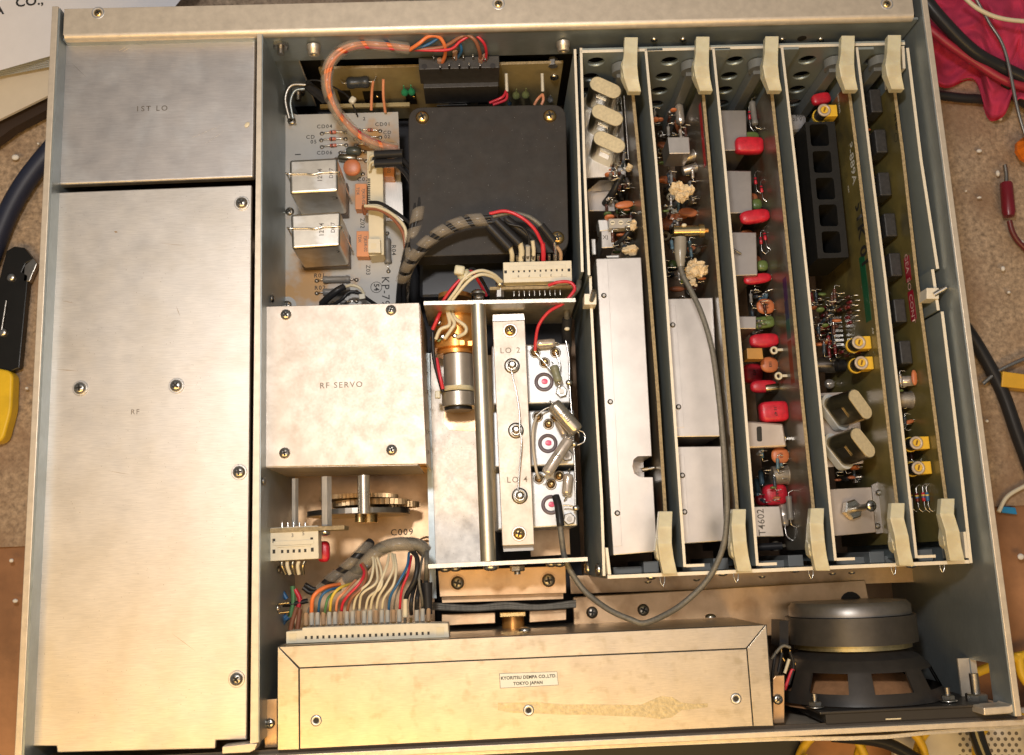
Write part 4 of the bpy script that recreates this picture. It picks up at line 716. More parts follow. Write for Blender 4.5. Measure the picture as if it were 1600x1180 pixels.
for k in range(5):
    w = P(*BRD[k][0], BZ); x = w.x
    g = O('card_guide', MB().box(x - .62, x - .06, yw - .75, yw - .02, -10.5, -3.0), gm, cg, bev=.03)
    O('guide_arch', MB().lathe((x - .34, yw - .3, -3.0), (0, -1, 0), [(.55, -.25), (.55, .25)], 20), gm, g)
    w = P(*BRD[k][-1], BZ); g = O('card_guide', MB().box(w.x - .9, w.x - .1, yf + .16, yf + .75, -10, -4.2), gm, cg, bev=.03); O('guide_foot', MB().box(w.x - 2.4, w.x - .9, yf + .16, yf + .5, -10, -5.0), gm, g)
for px in (1016, 1128, 1240, 1380): I('spring_screw', 'screw', b_screw, steel, cg, P(px if px < 1300 else 1422, 893 - (px - 1016) * .05, -2.3) + V((0, -.25, 0)), rotz((0, -1, 0)), .9)
for px in (1035, 1150, 1267, 1396, 1472):
    p = P(px, 906 - (px - 1035) * .048, -2.0); O('wire_spring', MB().tube([p + V((-.12, .2, 0)), p + V((-.1, -.1, 0)), p + V((0, -.3, 0)), p + V((.1, -.1, 0)), p + V((.12, .2, 0))], .03, 5), tin, cg)
for i, px in enumerate((1012, 1088, 1105, 1190, 1300, 1330)): I('rivet', 'rivet', b_rivet, dsteel, cg, P(px, 905 - (px - 950) * .045, -2.4) + V((0, -.2, 0)), rotz((0, -1, 0)), 1.5)
for px, py, dx in ((923, 464, .0), (1458, 455, 0)):
    b = O('latch_block', MB().pp([(px - 10, py - 5), (px + 9, py - 5), (px + 9, py + 12), (px - 10, py + 12)], CZ + .12, CZ - .8), E_, cg, bev=.02)
    p = P(px + 1, py + 6, CZ + .1); O('latch_pin', MB().cyl(p, p + (V((.12, .42, .45)) if px < 1000 else V((.62, .32, .2))), .13, n=14), steel, b)
for x, y in ((936, 890), (919, 888)): I('side_screw', 'screw', b_screw, steel, cg, P(x, y, -3.0), rotz((-1, 0, 0)), 1.1)

# ------------------------------------------------------------------ the five cards
names = [('first_card', 'leftmost card in the cage with three upright crystals and a long tin screening can', pcbd), ('second_card', 'second card from the left with a right angle brass coaxial plug and two screening cans', pcbd),
         ('third_card', 'middle card with a column of red dipped capacitors and three plain tin cans', pcbd), ('fourth_card', 'fourth card carrying a black five pocket heat sink and handwritten STK 01', pcbg), ('fifth_card', 'rightmost card with a row of black relays and red embossed tape', pcbg)]
CD = []
for k, (n, lab, mt) in enumerate(names):
    w = [P(a, b, BZ) for a, b in BRD[k]]
    t = T('circuit_card', lab, 'circuit card', (w[2].x, w[2].y, -10), 'upright circuit cards in the card cage'); CD.append(t)
    O('board', MB().prism([(a.x, a.y) for a in w] + [(a.x + .16, a.y) for a in w[::-1]], BZ - .02, -10.6), mt, t)
    O('board_edge', MB().prism([(a.x - .003, a.y) for a in w] + [(a.x + .165, a.y) for a in w[::-1]], BZ, BZ - .03), pcbe, t)
def strip(par, L, R, Z, th, name='ejector', mat=nylon, wing=None):
    mb = MB(); n = len(L); vs = []
    for (l, r, z) in zip(L, R, Z): a = P(*l, z); b = P(*r, z); vs += [a, b, b - V((0, 0, th)), a - V((0, 0, th))]
    fs = [[0, 1, 2, 3], [4 * n - 1, 4 * n - 2, 4 * n - 3, 4 * n - 4]]
    for i in range(n - 1): fs += [[4 * i + j, 4 * (i + 1) + j, 4 * (i + 1) + (j + 1) % 4, 4 * i + (j + 1) % 4] for j in range(4)]
    mb.add(vs, fs)
    if wing: mb.pp(wing, Z[1] - .1, Z[1] - th - .5)
    return O(name, mb, mat, par, bev=.035)
TX = [0, 112, 220, 339, 411.5]; TY = [0, -1, -1.5, -2.5, -3.5]; BXo = [0, 115, 237, 363, 441]; BX2 = [0, 117, 239, 370, 449.5]; BYo = [0, -3.5, -5, -13, -20]
for k in range(5):
    f = lambda x, y: (x + TX[k], y + TY[k])
    e = strip(CD[k], [f(976, 58), (f(975, 84)), f(972, 104), f(975, 122), f(982, 143)], [f(997, 58), f(996, 84), f(996, 104), f(998, 124), f(1002, 143)], [-.6, -.45, -.4, -.5, -.75], .45, wing=None)
    O('ejector_wing', MB().pp([f(975, 86), f(970.5, 100), f(971, 118), f(977, 132), f(984, 142), f(990, 120), f(990, 90)], -.72, -1.15), nylon, e, bev=.04)
    if k: p = P(*f(974, 104), -.74); O('pivot_pin', MB().cyl(p, p + V((0, 0, .02)), .07, n=10), steel, e)
    f = lambda x, y: (x + (BXo[k] if y < 840 else BX2[k]), y + BYo[k])
    e = strip(CD[k], [f(1030, 799), f(1028, 823), f(1028, 850), f(1031, 874), f(1036, 897)], [f(1051, 799), f(1050, 823), f(1050, 850), f(1053, 872), f(1058.5, 897)], [-.75, -.45, -.4, -.5, -.6], .45)
    O('ejector_wing', MB().pp([f(1029, 822), f(1025.5, 845), f(1024, 860), f(1026, 872), f(1032, 878), f(1042, 872), f(1042, 830)], -.72, -1.3), nylon, e, bev=.04)
    p = P(*f(1027, 864), -.74); O('pivot_pin', MB().cyl(p, p + V((0, 0, .02)), .07, n=10), dsteel, e)

def blob(k, root, end, w, mat, name, e=.55, ez=None, dz=0, lead=True, txt=None):
    a = fc(k, *root); a.z += dz; b = P(*end, a.z); L = (a - b).length; hw = w / 2 * (48 - a.z) / 1533; c = (a + b) / 2; d = (a - b).normalized()
    s = V((0, 0, 1)).cross(d)
    o = O(name, MB().sup(c, d * L / 2, s * hw, V((0, 0, ez or hw * .7)), e, 10, 16), mat, CD[k])
    if lead:
        for q in (-.4, .4): p = a + s * hw * q - d * .05; O('lead', MB().tube([p - d * .1, p + d * .12, V((bx(k, p.y), p.y, p.z - .1))], .03, 5), tin, o)
    if txt: text(txt, c + V((0, 0, (ez or hw * .7) + .005)), .22, ink, o, (0, -1, 0), (1, 0, 0))
    return o
def canx(k, root, end, w, mat=steel, name='transistor', legs=3, rim=True):
    a = fc(k, *root); b = P(*end, a.z); r = w / 2 * (48 - a.z) / 1533; d = (b - a).normalized(); L = (b - a).length
    pr = [(r * 1.12, 0), (r * 1.12, .06), (r, .08), (r, L - .06), (r * .9, L)] if rim else [(r * .95, 0), (r, .05), (r, L - .06), (r * .9, L)]
    o = O(name, MB().lathe(a, d, pr, 20), mat, CD[k])
    for j in range(legs): q = a + V((0, (j - 1) * r * .6, 0)); O('leg', MB().tube([q, q - d * .3 + V((0, 0, -.05))], .03, 5), tin, o)
    return o
def ax(k, p1, p2, w, mat, h=.3, f0=.25, f1=.75, bands=None, rings=False, name='resistor'):
    a, b = fc(k, *p1), fc(k, *p2); return axial(CD[k], a, b, h, f0, f1, w / 2 * (48 - a.z) / 1533, mat, up=(-1, 0, 0), bands=bands, rings=rings, name=name)
def tring(k, px, py, rp, mat=cream, root=None):
    p = fc(k, *(root or (px + 14, py))); c = P(px, py, p.z); R = rp * (48 - p.z) / 1533
    o = O('test_ring', MB().lathe(c, (.1, -.1, 1), [(R * .5, 0), (R, 0), (R, .16), (R * .9, .2), (R * .6, .2), (R * .5, .16), (R * .5, 0)], 20, False), mat, CD[k])
    O('ring_stem', MB().obox((c + p) / 2 + V((R * .5, 0, .08)), ((p.x - c.x - R) / 2, 0, 0), (0, R * .3, 0), (0, 0, .07)), mat, o)
def can(k, q, z, h, mat, name='tin_can', bev=.05, txt=None):
    o = O(name, MB().pp(q, z, z - h), mat, CD[k], bev=bev); return o
tinm = M('screening_can_tin', (.66, .62, .58), .36, .9, .06, 1, .05, 30)
tin2 = M('dull_can_tin', (.46, .43, .41), .4, .8, .06, 1, .05, 30)
def seamcan(k, q, z, h, seam, riv, lab=None):
    o = O('screening_can', MB().pp(q, z, z - h), tinm, CD[k], bev=.04); O('lid_flap', MB().pp(seam, z + .03, z - .02), tinm, o, bev=.008)
    for x, y in riv: rivet(o, P(x, y, z + .03), 1.3)
    return o
# card 1
sc = seamcan(0, [(931, 404), (1002, 402), (1027, 862), (958, 868)], -2.6, 6.5, [(932, 405), (949, 405), (972, 853), (958, 854)], [(943.5, 462), (953.5, 628), (964.5, 802)])
cut(sc, [tmp(MB().prism([P(a, b, -2.6) for a, b in [(996, 713), (1030, 712), (1030, 746), (1000, 746), (991, 740), (988, 729), (990, 718)]], -5.5, -2))]); sc.data.materials.append(tinm) if not sc.data.materials else None; O('trimmer_shaft', MB().cyl(P(1003, 735, -4), P(1022, 731, -4), .12), steel, sc)
cm = M('crystal_socket_white', (.55, .58, .60), .4, 0, .06, 2)
O('socket_plate', MB().pp([(914, 170), (972, 175), (978, 275), (916, 278)], -5.0, -5.2), alu2, CD[0])
def crystal_(k, cx, cy, L, w, ang, z, h, sock=True, off=0):
    s = (48 - z) / 1533; c = P(cx, cy, z); ca, sa = math.cos(ang), math.sin(ang); a, b = L / 2 * s, w / 2 * s
    def oval(a, b, n=8):
        pts = []
        for i in range(2 * n + 2):
            t = math.pi * (i % (n + 1)) / n - math.pi / 2; sgn = 1 if i <= n else -1
            x = sgn * ((a - b) + b * math.cos(t)); y = sgn * b * math.sin(t); pts.append((c.x + x * ca - y * sa, c.y + x * sa + y * ca))
        return pts
    o = O('crystal', MB().prism(oval(a, b), z, z - h), crystal, CD[k]); O('crystal_top', MB().prism(oval(a * .97, b * .95), z + .035, z - .02), crystop, o, bev=.03)
    nrm = V((sa, -ca, 0)); O('spring_clip', MB().obox(V((c.x, c.y, z - .8)) + nrm * (b + .03), (ca * .3, sa * .3, 0), nrm * .02, (0, 0, .3)), tin, o)
    O('crystal_socket', MB().prism(oval(a + .17, b + .17), z - h + .05, z - h - .5), cm, o, bev=.08, seg=3)
for x, y in ((946, 139), (949, 182), (952, 224)): crystal_(0, x, y - 2, 57, 27, math.radians(-28), -2.9, 2.2)
O('angled_plate', MB().add([P(917, 299, -5), P(968, 281, -4), P(957, 298, -5.5), P(917, 299, -6), P(937, 282, -4), P(966, 280, -4)], [[0, 4, 5, 2]]), alu2, CD[0])
O('lower_tin', MB().pp([(917, 298), (958, 298), (962, 330), (920, 330)], -5.5, -9), tin2, CD[0], bev=.05)
blob(0, (990, 318), (961, 322), 13, orc, 'disc_capacitor', .9, .12); blob(0, (984, 328), (962, 331), 12, grc, 'green_capacitor', .7); tring(0, 960, 320, 7); tring(0, 966, 385, 8.5)
blob(0, (964, 340), (944, 341), 10, orc, 'disc_capacitor', .9, .1, lead=False)
ci = can(0, [(951, 342), (987, 341), (987, 356), (952, 357)], -3.4, .6, M('printed_strip', (.40, .38, .35), .4), 'trimmer_pack', .02)
for x in (957, 970, 983): p = P(x, 348, -3.39); O('trimmer_dial', MB().cyl(p, p + V((0, 0, .03)), .14), cream, ci); O('dial_slot', MB().obox(p + V((0, 0, .035)), (.09, 0, 0), (0, .02, 0), (0, 0, .006)), dark, ci)
can(0, [(934, 343), (950, 343), (951, 360), (937, 362)], -4, 1, alu2, 'tin_tab'); c_ = can(0, [(939, 360), (958, 359), (960, 387), (940, 388)], -4, 2.5, tinm, 'crystal_filter'); text('XJ', P(946, 371, -4), .3, ink2, c_)
can(0, [(923, 373), (931, 373), (932, 398), (925, 398)], -4, .3, alu2, 'tin_tab'); can(0, [(947, 399), (968, 398), (968, 403), (948, 403)], -2.9, .3, alu2, 'tin_tab')
blob(0, (965, 374), (952, 375), 15, orc, 'disc_capacitor', .8, .1, lead=False)
wx = O('wax_drop', crumb(MB().sup(P(984, 391, -3.4), (.42, .05, 0), (0, .25, 0), (0, 0, .22), .8)), wax, CD[0]); O('wax_drop', crumb(MB().sup(P(990, 352, -3.2), (.15, 0, 0), (0, .3, 0), (0, 0, .15), .8)), wax, CD[0]); O('wax_drop', crumb(MB().sup(P(983, 262, -3.3), (.15, 0, 0), (0, .2, 0), (0, 0, .15), .8)), wax, CD[0])
for (x0, y0, x1, y1) in ((975, 150, 982, 250), (970, 150, 978, 250)): O('jumper_wire', MB().cyl(fc(0, x0, y0), fc(0, x1, y1), .05, n=6), tin, CD[0])
for x, y in ((982, 283), (977, 307), (988, 284), (978, 270)): ax(0, (x - 4, y - 10), (x + 4, y + 10), 5, tin2, .25)
O('black_tube', MB().tube([P(972, 272, -4), P(958, 300, -4.5), P(945, 318, -5.5)], .2, 8), w_bk, CD[0]); O('black_tube', MB().tube([P(986, 358, -3.4), P(974, 372, -3.6), P(962, 384, -4.2)], .12, 8), w_bk, CD[0])
for i, (px, py) in enumerate(((975, 125), (1000, 100))): pass
# card 2
seamcan(1, [(1036, 467), (1114, 465), (1125, 682), (1054, 683)], -3.3, 6, [(1040, 477), (1055.5, 477), (1069, 668), (1055, 669)], [(1051, 508), (1060, 636)])
seamcan(1, [(1050, 698), (1127, 697), (1133, 845), (1066, 850)], -3.3, 6, [(1062, 711), (1069, 711), (1077, 833), (1068, 833)], [(1066, 743), (1069.5, 800)])
sq = can(1, [(1043, 214), (1077, 213.5), (1079, 240), (1046, 240.5)], -3.1, 1.8, tinm, 'intermediate_transformer')
canx(1, (1085, 243), (1062, 250), 20, tinm, 'transistor', 3); canx(1, (1088, 262), (1067, 268), 16, tin2)
ax(1, (1069, 155), (1074, 212), 15, glass, .35, .15, .7, name='clear_capacitor'); blob(1, (1064, 210), (1055, 188), 8, orc, 'disc_capacitor', .9, .3, lead=False)
blob(1, (1050, 230), (1027, 225), 12, orc, 'disc_capacitor', .9, .12, lead=False); tring(1, 1031, 210, 5.5, tinm); tring(1, 1031, 237, 5.5, tinm); tring(1, 1047, 309, 7); tring(1, 1047, 332, 7.5); tring(1, 1039, 369, 8)
for x, y, w, h in ((1066, 300, 26, 24), (1088, 418, 30, 28), (1078, 443, 14, 12)):
    for j in range(4 if w > 20 else 1): O('wax_drop', crumb(MB().sup(P(x + random.uniform(-.28, .28) * w, y + random.uniform(-.25, .25) * h, -3.0 + random.uniform(-.1, .2)), (w / 75, 0, 0), (0, h / 80, .02), (0, 0, .28), .9, 14, 22), .12), wax, CD[1])
blob(1, (1090, 333), (1060, 331), 16, orc, 'disc_capacitor', .9, .14); blob(1, (1075, 338), (1041, 340), 12, orc, 'disc_capacitor', .9, .14, lead=False); blob(1, (1056, 350), (1030, 350), 22, orc, 'disc_capacitor', .9, .3, lead=False); blob(1, (1050, 402), (1037, 404), 22, orc, 'disc_capacitor', .9, .3, lead=False); blob(1, (1088, 390), (1074, 389), 12, orc, 'disc_capacitor', .9, .14); blob(1, (1057, 283), (1028, 280), 14, orc, 'disc_capacitor', .9, .2, lead=False); blob(1, (1070, 452), (1045, 452), 9, orc, 'disc_capacitor', .9, .2, lead=False)
blob(1, (1058, 414), (1043, 414), 16, grc, 'green_capacitor', .8)
for x, y in ((1080, 305), (1086, 315), (1058, 296), (1062, 318), (1050, 295), (1095, 392)): ax(1, (x - 6, y + 8), (x + 10, y - 8), 9, gyc, .3, .2, .7)
blob(1, (1040, 262), (1026, 264), 14, glass, 'clear_capacitor', .6, lead=False); 
for x, y in ((1042, 288), (1040, 322), (1060, 360), (1050, 380), (1046, 430), (1056, 425), (1038, 300)): ax(1, (x - 5, y - 6), (x + 5, y + 7), 8, M('navy_resistor', (.035, .05, .07), .35), .35, .15, .8)
O('red_board_stripe', MB().prism([(p.x - .01, p.y) for p in (fc(1, 1093, 163), fc(1, 1096, 205), fc(1, 1101, 262))] + [(p.x - .004, p.y) for p in (fc(1, 1101, 262), fc(1, 1096, 205), fc(1, 1093, 163))], -3.2, -2.7), M('red_marker', (.45, .02, .03), .5), CD[1])
# card 3
for q, z in (([(1108, 172), (1166, 172), (1168, 235), (1112, 236)], -4.6), ([(1116, 266), (1174, 267), (1176, 333), (1120, 334)], -4.8), ([(1125, 362), (1182, 363), (1184, 430), (1130, 432)], -4.8), ([(1140, 494), (1182, 494), (1182, 514), (1141, 514)], -4.6)): can(2, q, z, 5, tin2, 'tin_can')
pl = can(2, [(1166, 657), (1222, 662), (1230, 696), (1169, 701)], -4.6, .3, tin, 'bracket_plate') if 0 else can(2, [(1160, 657), (1224, 662), (1230, 698), (1165, 701)], -4.4, .5, M('warm_tin_plate', (.55, .48, .42), .42, .7, .06, 2), 'bracket_plate', .1)
O('slot', MB().pp(rounded([(1182, 667), (1190, 666), (1191, 690), (1183, 690)], 3, 3), -4.39, -4.41), dark, pl)
tb = can(2, [(1165, 792), (1218, 791), (1225, 838), (1168, 839)], -4.2, 4, tinm, 'delay_module', .03); text('T4602', P(1190, 816, -4.2), .52, ink2, tb, (0, 1, 0), (-1, 0, 0))
for r, e, w, mt, ex, tx in (((1191, 230), (1148, 228), 28, redc, .4, None), ((1201, 337), (1156, 342), 23, redc, .6, None), ((1204, 434), (1162, 439), 17, redc, .7, None), ((1215, 532), (1171, 534), 23, redc, .6, None), ((1190, 585), (1160, 584), 32, redc, .6, '473'), ((1213, 604), (1172, 605), 21, redc, .7, None), ((1229, 643), (1186, 645), 33, redc, .4, '.15 47'), ((1228, 771), (1192, 775), 34, redc, .6, '683'), ((1200, 781), (1180, 782), 18, redc, .8, None),
                        ((1185, 217), (1150, 219), 22, grc, .6, None), ((1208, 503), (1175, 507), 20, grc, .5, None)):
    blob(2, r, e, w, mt, 'red_capacitor' if mt is redc else 'green_capacitor', ex, txt=tx, dz=.15)
for x, y in ((1164, 320), (1181, 320), (1173, 416), (1190, 416)): blob(2, (x + 9, y), (x - 8, y), 19, grc, 'green_capacitor', .8, dz=.1, lead=x in (1181, 1190))
for x, y, r in ((1175, 309, 10), (1180, 407, 11), (1168, 365, 8)): blob(2, (x + 9, y), (x - 11, y), r * 1.6, orc, 'disc_capacitor', .9, .15, lead=False)
for x, y, tx in ((1195, 479, '103'), (1201, 570, '103'), (1218, 712, '151')): blob(2, (x + 15, y), (x - 13, y), 26, orc, 'disc_capacitor', .85, .16, txt=tx)
can(2, [(1167, 544), (1191, 544), (1193, 561), (1168, 561)], -4.4, .8, M('amber_block', (.50, .26, .06), .35), 'amber_block', .03)
tring(2, 1208, 548, 6.5, cream, (1222, 547)); tring(2, 1215, 588, 6.5); tring(2, 1222, 686, 6, steel, (1234, 686)); tring(2, 1211, 853, 7.5, cream, (1226, 853))
canx(2, (1215, 606), (1195, 608), 16, crystal, rim=False); canx(2, (1230, 742), (1206, 743), 29, M('fuzzy_metal', (.30, .27, .23), .55, .6, .2, 9, .3, 20))
for (a, b), c in ((((1175, 160), (1178, 205)), maroon), (((1184, 267), (1188, 302)), maroon), (((1193, 280), (1198, 315)), maroon), (((1193, 359), (1196, 397)), maroon), (((1198, 353), (1204, 390)), maroon)): ax(2, a, b, 5, redc, .2, .3, .6, [w_bk], name='diode')
ax(2, (1182, 152), (1189, 202), 10, gyc, .3, .15, .85, rings=True)
for x, y in ((1198, 458), (1203, 454), (1207, 452)): ax(2, (x, y), (x - 4, y + 22), 6, blc, .3, .3, .8)
for x, y in ((1198, 742), (1191, 755)): ax(2, (x, y - 12), (x + 4, y + 18), 8, blc, .4, .15, .9)
ax(2, (1226, 765), (1238, 845), 17, glass, .3, .22, .72, name='clear_capacitor'); ax(2, (1240, 766), (1245, 824), 9, gyc, .3, .15, .8, rings=True); blob(2, (1190, 762), (1176, 764), 22, glass, 'clear_capacitor', .6, lead=False)
O('black_post', MB().cyl(P(1185, 855, -5.2), P(1222, 853, -5.0), .2), black, CD[2])
for y0, y1, mt in ((435, 470, M('purple_print', (.06, .02, .10), .5)), (470, 500, M('navy_print', (.02, .03, .10), .5)), (500, 530, M('teal_print', (.02, .10, .09), .5)), (533, 600, M('dull_red_print', (.20, .04, .02), .5))):
    p, q = fc(2, 1225 + (y0 - 435) * .08, y0), fc(2, 1225 + (y1 - 435) * .08, y1); O('printed_patch', MB().prism([(bx(2, p.y) - .012, p.y), (bx(2, q.y) - .012, q.y), (bx(2, q.y) - .004, q.y), (bx(2, p.y) - .004, p.y)], p.z - .25, p.z + .35), mt, CD[2])
O('loose_lead', MB().tube([P(1141, 387, -4.6), P(1150, 392, -4.55), P(1158, 397, -4.6)], .06, 6), dsteel, CD[2])
# card 4
def trim(k, cx, cy, rp=11, z=-3.0, blk=1):
    s = (48 - z) / 1533; c = P(cx, cy, z); r = rp * s; f = bx(k, c.y)
    o = O('trimmer', MB().lathe(c + V((0, 0, -.75)), (.0, 0, 1), [(r * 1.15, -.15), (r * 1.15, 0)], 24), yec, CD[k])
    O('trimmer_block', MB().box(c.x + r * .3, min(f - .02, c.x + r * 2.1), c.y - r * .95, c.y + r * .95, z - .85, z - .08), yec, o, bev=.03)
    O('trimmer_barrel', MB().lathe(c + V((0, 0, -.75)), (0, 0, 1), [(r * .98, 0), (r * .98, .7)], 24), black, o); O('trimmer_rim', MB().lathe(c, (0, 0, 1), [(r, -.06), (r, .02), (r * .9, .04), (r * .62, .04), (r * .6, -.01)], 28), M('aged_white_rim', (.50, .42, .34), .4, .2), o)
    O('trimmer_dial', MB().lathe(c, (0, 0, 1), [(r * .58, 0), (r * .55, .05)], 24), yec, o); O('dial_slot', MB().obox(c + V((0, 0, .055)), (r * .12, r * .36, 0), (r * .12, -r * .04, 0), (0, 0, .006)), M('slot_brown', (.2, .10, .01), .6), o)
trim(3, 1288, 172, 11); trim(3, 1342, 535, 11); trim(3, 1346, 567, 11); trim(4, 1432, 692, 10.5); trim(4, 1435, 731, 10.5)
hsk = can(3, [(1258, 191), (1304, 190), (1326, 402), (1278, 404)], -3.0, 3.5, ferr, 'heat_sink', 0)
hh = []
for i in range(5):
    x, y = 1280 + i * 4.7, 211.5 + i * 41.8; hh.append(tmp(MB().prism([P(a, b, -3.0) for a, b in rounded([(x - 15.5, y - 17), (x + 13, y - 17.5), (x + 16, y + 16.5), (x - 12.5, y + 17)], 5, 4)], -6.2, -2.5)))
cut(hsk, hh)
for kx, s, sz, x, y, mt in ((3, 'KP-889A', .8, 1331, 247, wink), (3, 'STK 01', 1.25, 1346, 366, ink), (3, 'LINE LEVEL', .24, 1311, 162, wink), (3, 'IC01', .2, 1326, 296, wink), (3, 'A9', .3, 1364, 517, wink), (4, 'IN 06', .4, 1400, 190, ink)):
    p = fc(kx, x, y); text(s, p + V((-.005, 0, 0)), sz, mt, CD[kx], (0, -1, 0), (0, 0, 1), bold=.03 if s[:3] == 'STK' else .012)
blob(3, (1297, 152), (1268, 158), 20, redc, 'red_capacitor', .6, lead=False); cc = can(3, [(1225, 176), (1262, 177), (1262, 200), (1230, 206)], -4.2, 1.6, M('grey_electrolytic', (.34, .34, .36), .35, .3), 'electrolytic', .3); text('25 V', P(1246, 187, -4.2), .28, ink, cc); text('47uF', P(1249, 181, -4.2), .22, ink, cc)
dbr_ = M('dark_brown_resistor', (.08, .03, .02), .3)
for i in range(26):                                  # stand-up resistors round the chip
    if i < 6: x, y = 1283 + i * 8 % 50, 470 + (i * 13) % 18
    elif i < 14: x, y = 1288 + (i % 2) * 9, 495 + (i - 6) * 7
    elif i < 20: x, y = 1328 + (i % 2) * 3, 466 + (i - 14) * 8
    else: x, y = 1300 + (i - 20) * 9, 547 + (i % 3) * 5
    ax(3, (x, y), (x + 13, y - 5), 5.5, (maroon, MATS['green_epoxy'] if 0 else maroon, M('dark_brown_resistor', (.08, .03, .02), .3))[i % 3], .3, .1, .6, [(maroon, orc, dbr_)[i % 3]])
dp = fc(3, 1316, 520); ic = O('dual_in_line_chip', MB().box(dp.x - .75, dp.x - .35, dp.y - .95, dp.y + .95, dp.z - .35, dp.z + .35), black, CD[3], bev=.02)
for i in range(7): O('chip_leg', MB().box(dp.x - .62, dp.x - .12, dp.y - .85 + i * .27, dp.y - .72 + i * .27, dp.z + .36, dp.z + .40), tin, ic)
blob(3, (1300, 509), (1270, 517), 8, orc, 'disc_capacitor', .9, .2)
canx(3, (1309, 571), (1268, 570), 25, M('grey_can', (.30, .28, .27), .35, .7), 'electrolytic', 0, False); O('rubber_bung', MB().cyl(fc(3, 1320, 571), fc(3, 1320, 571) + V((-.5, 0, 0)), .36), black, CD[3])
blob(3, (1304, 600), (1288, 600), 16, glass, 'clear_bead', .9); O('socket_plate', MB().pp([(1272, 615), (1340, 612), (1349, 724), (1286, 731)], -5.0, -5.2), M('warm_tin_plate', (.55, .48, .42), .42, .7, .06, 2), CD[3])
def crystal2(x0, y0, x1, y1):                        # crystals lying over towards the board
    p, q = P(x0, y0, -4.6), P(x1, y1, -2.7); d = (q - p).normalized(); s = V((.62, -.78, 0)); s = (s - d * s.dot(d)).normalized(); t = d.cross(s); a, b = .92, .42; mb = MB(); vs = []; n = 28
    def ovl(c, k):
        out = []
        for i in range(n): th = 2 * math.pi * i / n; cx = math.cos(th); out.append(c + s * k * ((a - b) * (1 if cx > 0 else -1) * (abs(cx) > .05) + b * cx) + t * k * b * math.sin(th))
        return out
    for nm, c0, c1, k, mt in (('crystal', p, q, 1, crystal), ('crystal_top', q, q + d * .05, .94, crystop), ('crystal_socket', p - d * .3, p + d * .15, 1.2, cm)):
        v0, v1 = ovl(c0, k), ovl(c1, k); mb = MB().add(v0 + v1, [[i, (i + 1) % n, n + (i + 1) % n, n + i] for i in range(n)], True); mb.add(v0, [list(range(n - 1, -1, -1))]); mb.add(v1, [list(range(n))])
        if nm == 'crystal': par = O(nm, mb, mt, CD[3])
        else: O(nm, mb, mt, par)
    O('spring_clip', MB().obox(p + d * .9 - t * (b + .04) if t.z < 0 else p + d * .9 + t * (b + .04), s * .3, d * .35, t * .02), dsteel, par)
crystal2(1303, 645, 1344, 632); crystal2(1308, 706, 1348, 692)
tray = can(3, [(1290, 765), (1362, 761), (1369, 832), (1302, 838)], -4.0, 3, M('tray_tin', (.50, .44, .39), .4, .8, .06, 2), 'metal_tray', .03); O('tray_flange', MB().pp([(1362, 758), (1380, 750), (1387, 832), (1369, 834)], -4.3, -4.4), tin2, tray)
p = P(1328, 797, -4.0); nut(tray, p, .5, (.25, .05, 1), 0); O('bolt', MB().cyl(p, p + V((.5, .1, 1.6)), .17), dsteel, tray); screw(tray, p + V((.5, .1, 1.6)), .3, d=(.3, -.1, 1))
for x, y in ((1373, 770), (1371, 822)): rivet(tray, P(x, y, -4.25), 1.4)
ax(3, (1315, 750), (1345, 746), 8, gyc, .4, .3, .7); canx(3, (1345, 745), (1330, 747), 9, steel, 'screw_post', 0)
gt = fc(3, 1353, 395); gb_ = fc(3, 1361, 500); O('green_tape', MB().prism([(bx(3, gt.y) - .012, gt.y), (bx(3, gb_.y) - .012, gb_.y), (bx(3, gb_.y) - .004, gb_.y), (bx(3, gt.y) - .004, gt.y)], -3.5, -2.75), M('green_tape', (.01, .10, .045), .4), CD[3])
# card 5
for i, (x, y) in enumerate(((1370, 157), (1378, 220), (1384, 287), (1393, 351), (1401, 413), (1408, 485), (1417, 550))):
    a = P(x - 9, y - 18, -3.6); b = P(x + 10, y + 18, -3.6); r = O('black_relay', MB().box(a.x - .12, b.x, b.y, a.y, -4.9, -3.6), M('relay_epoxy', (.03, .03, .032), .5, 0, .35, 5, .2, 30), CD[4], bev=.07)
    if i in (1, 2): tring(4, x - 18, y - 5, 5.5, M('pinkish_ring', (.4, .28, .22), .4))
    ax(4, (x - 22, y - 28), (x - 12, y + 10), 8, M('navy_resistor', (.035, .05, .07), .35), .4, .3, .8, name='diode')
ra = fc(4, 1416, 402); rb = fc(4, 1424, 503)
tp_ = O('embossed_tape', MB().prism([(bx(4, ra.y) - .014, ra.y), (bx(4, rb.y) - .014, rb.y), (bx(4, rb.y) - .004, rb.y), (bx(4, ra.y) - .004, ra.y)], -3.45, -2.75), M('red_tape', (.30, .01, .03), .3), CD[4])
for s, y in (('GEA', 412), ('SO', 445), ('CONT', 484)): p = fc(4, 1424 - (490 - y) * .09, y); p.z = -3.1; text(s, V((bx(4, p.y) - .016, p.y, p.z)), .55, M('emboss_white', (.65, .4, .4), .5), tp_, (0, -1, 0), (0, 0, 1))
for s, y in (('o', 215),): p = fc(4, 1400, y); O('inked_circle', MB().lathe((bx(4, p.y) - .006, p.y, p.z), (-1, 0, 0), [(.25, 0), (.22, .004)], 20, False), ink, CD[4])
blob(4, (1433, 590), (1424, 590), 26, orc, 'disc_capacitor', .9, .1); canx(4, (1428, 595), (1408, 596), 17, glass, 'clear_capacitor', 0, False); can(4, [(1396, 591), (1408, 591), (1408, 602), (1398, 602)], -4.2, .6, yec, 'yellow_block')
canx(4, (1424, 625), (1402, 625), 26, M('fuzzy_metal', (.30, .27, .23), .55, .6, .2, 9, .3, 20), 'transistor', 3); blob(4, (1428, 657), (1405, 665), 8, orc, 'disc_capacitor', .9, .2)
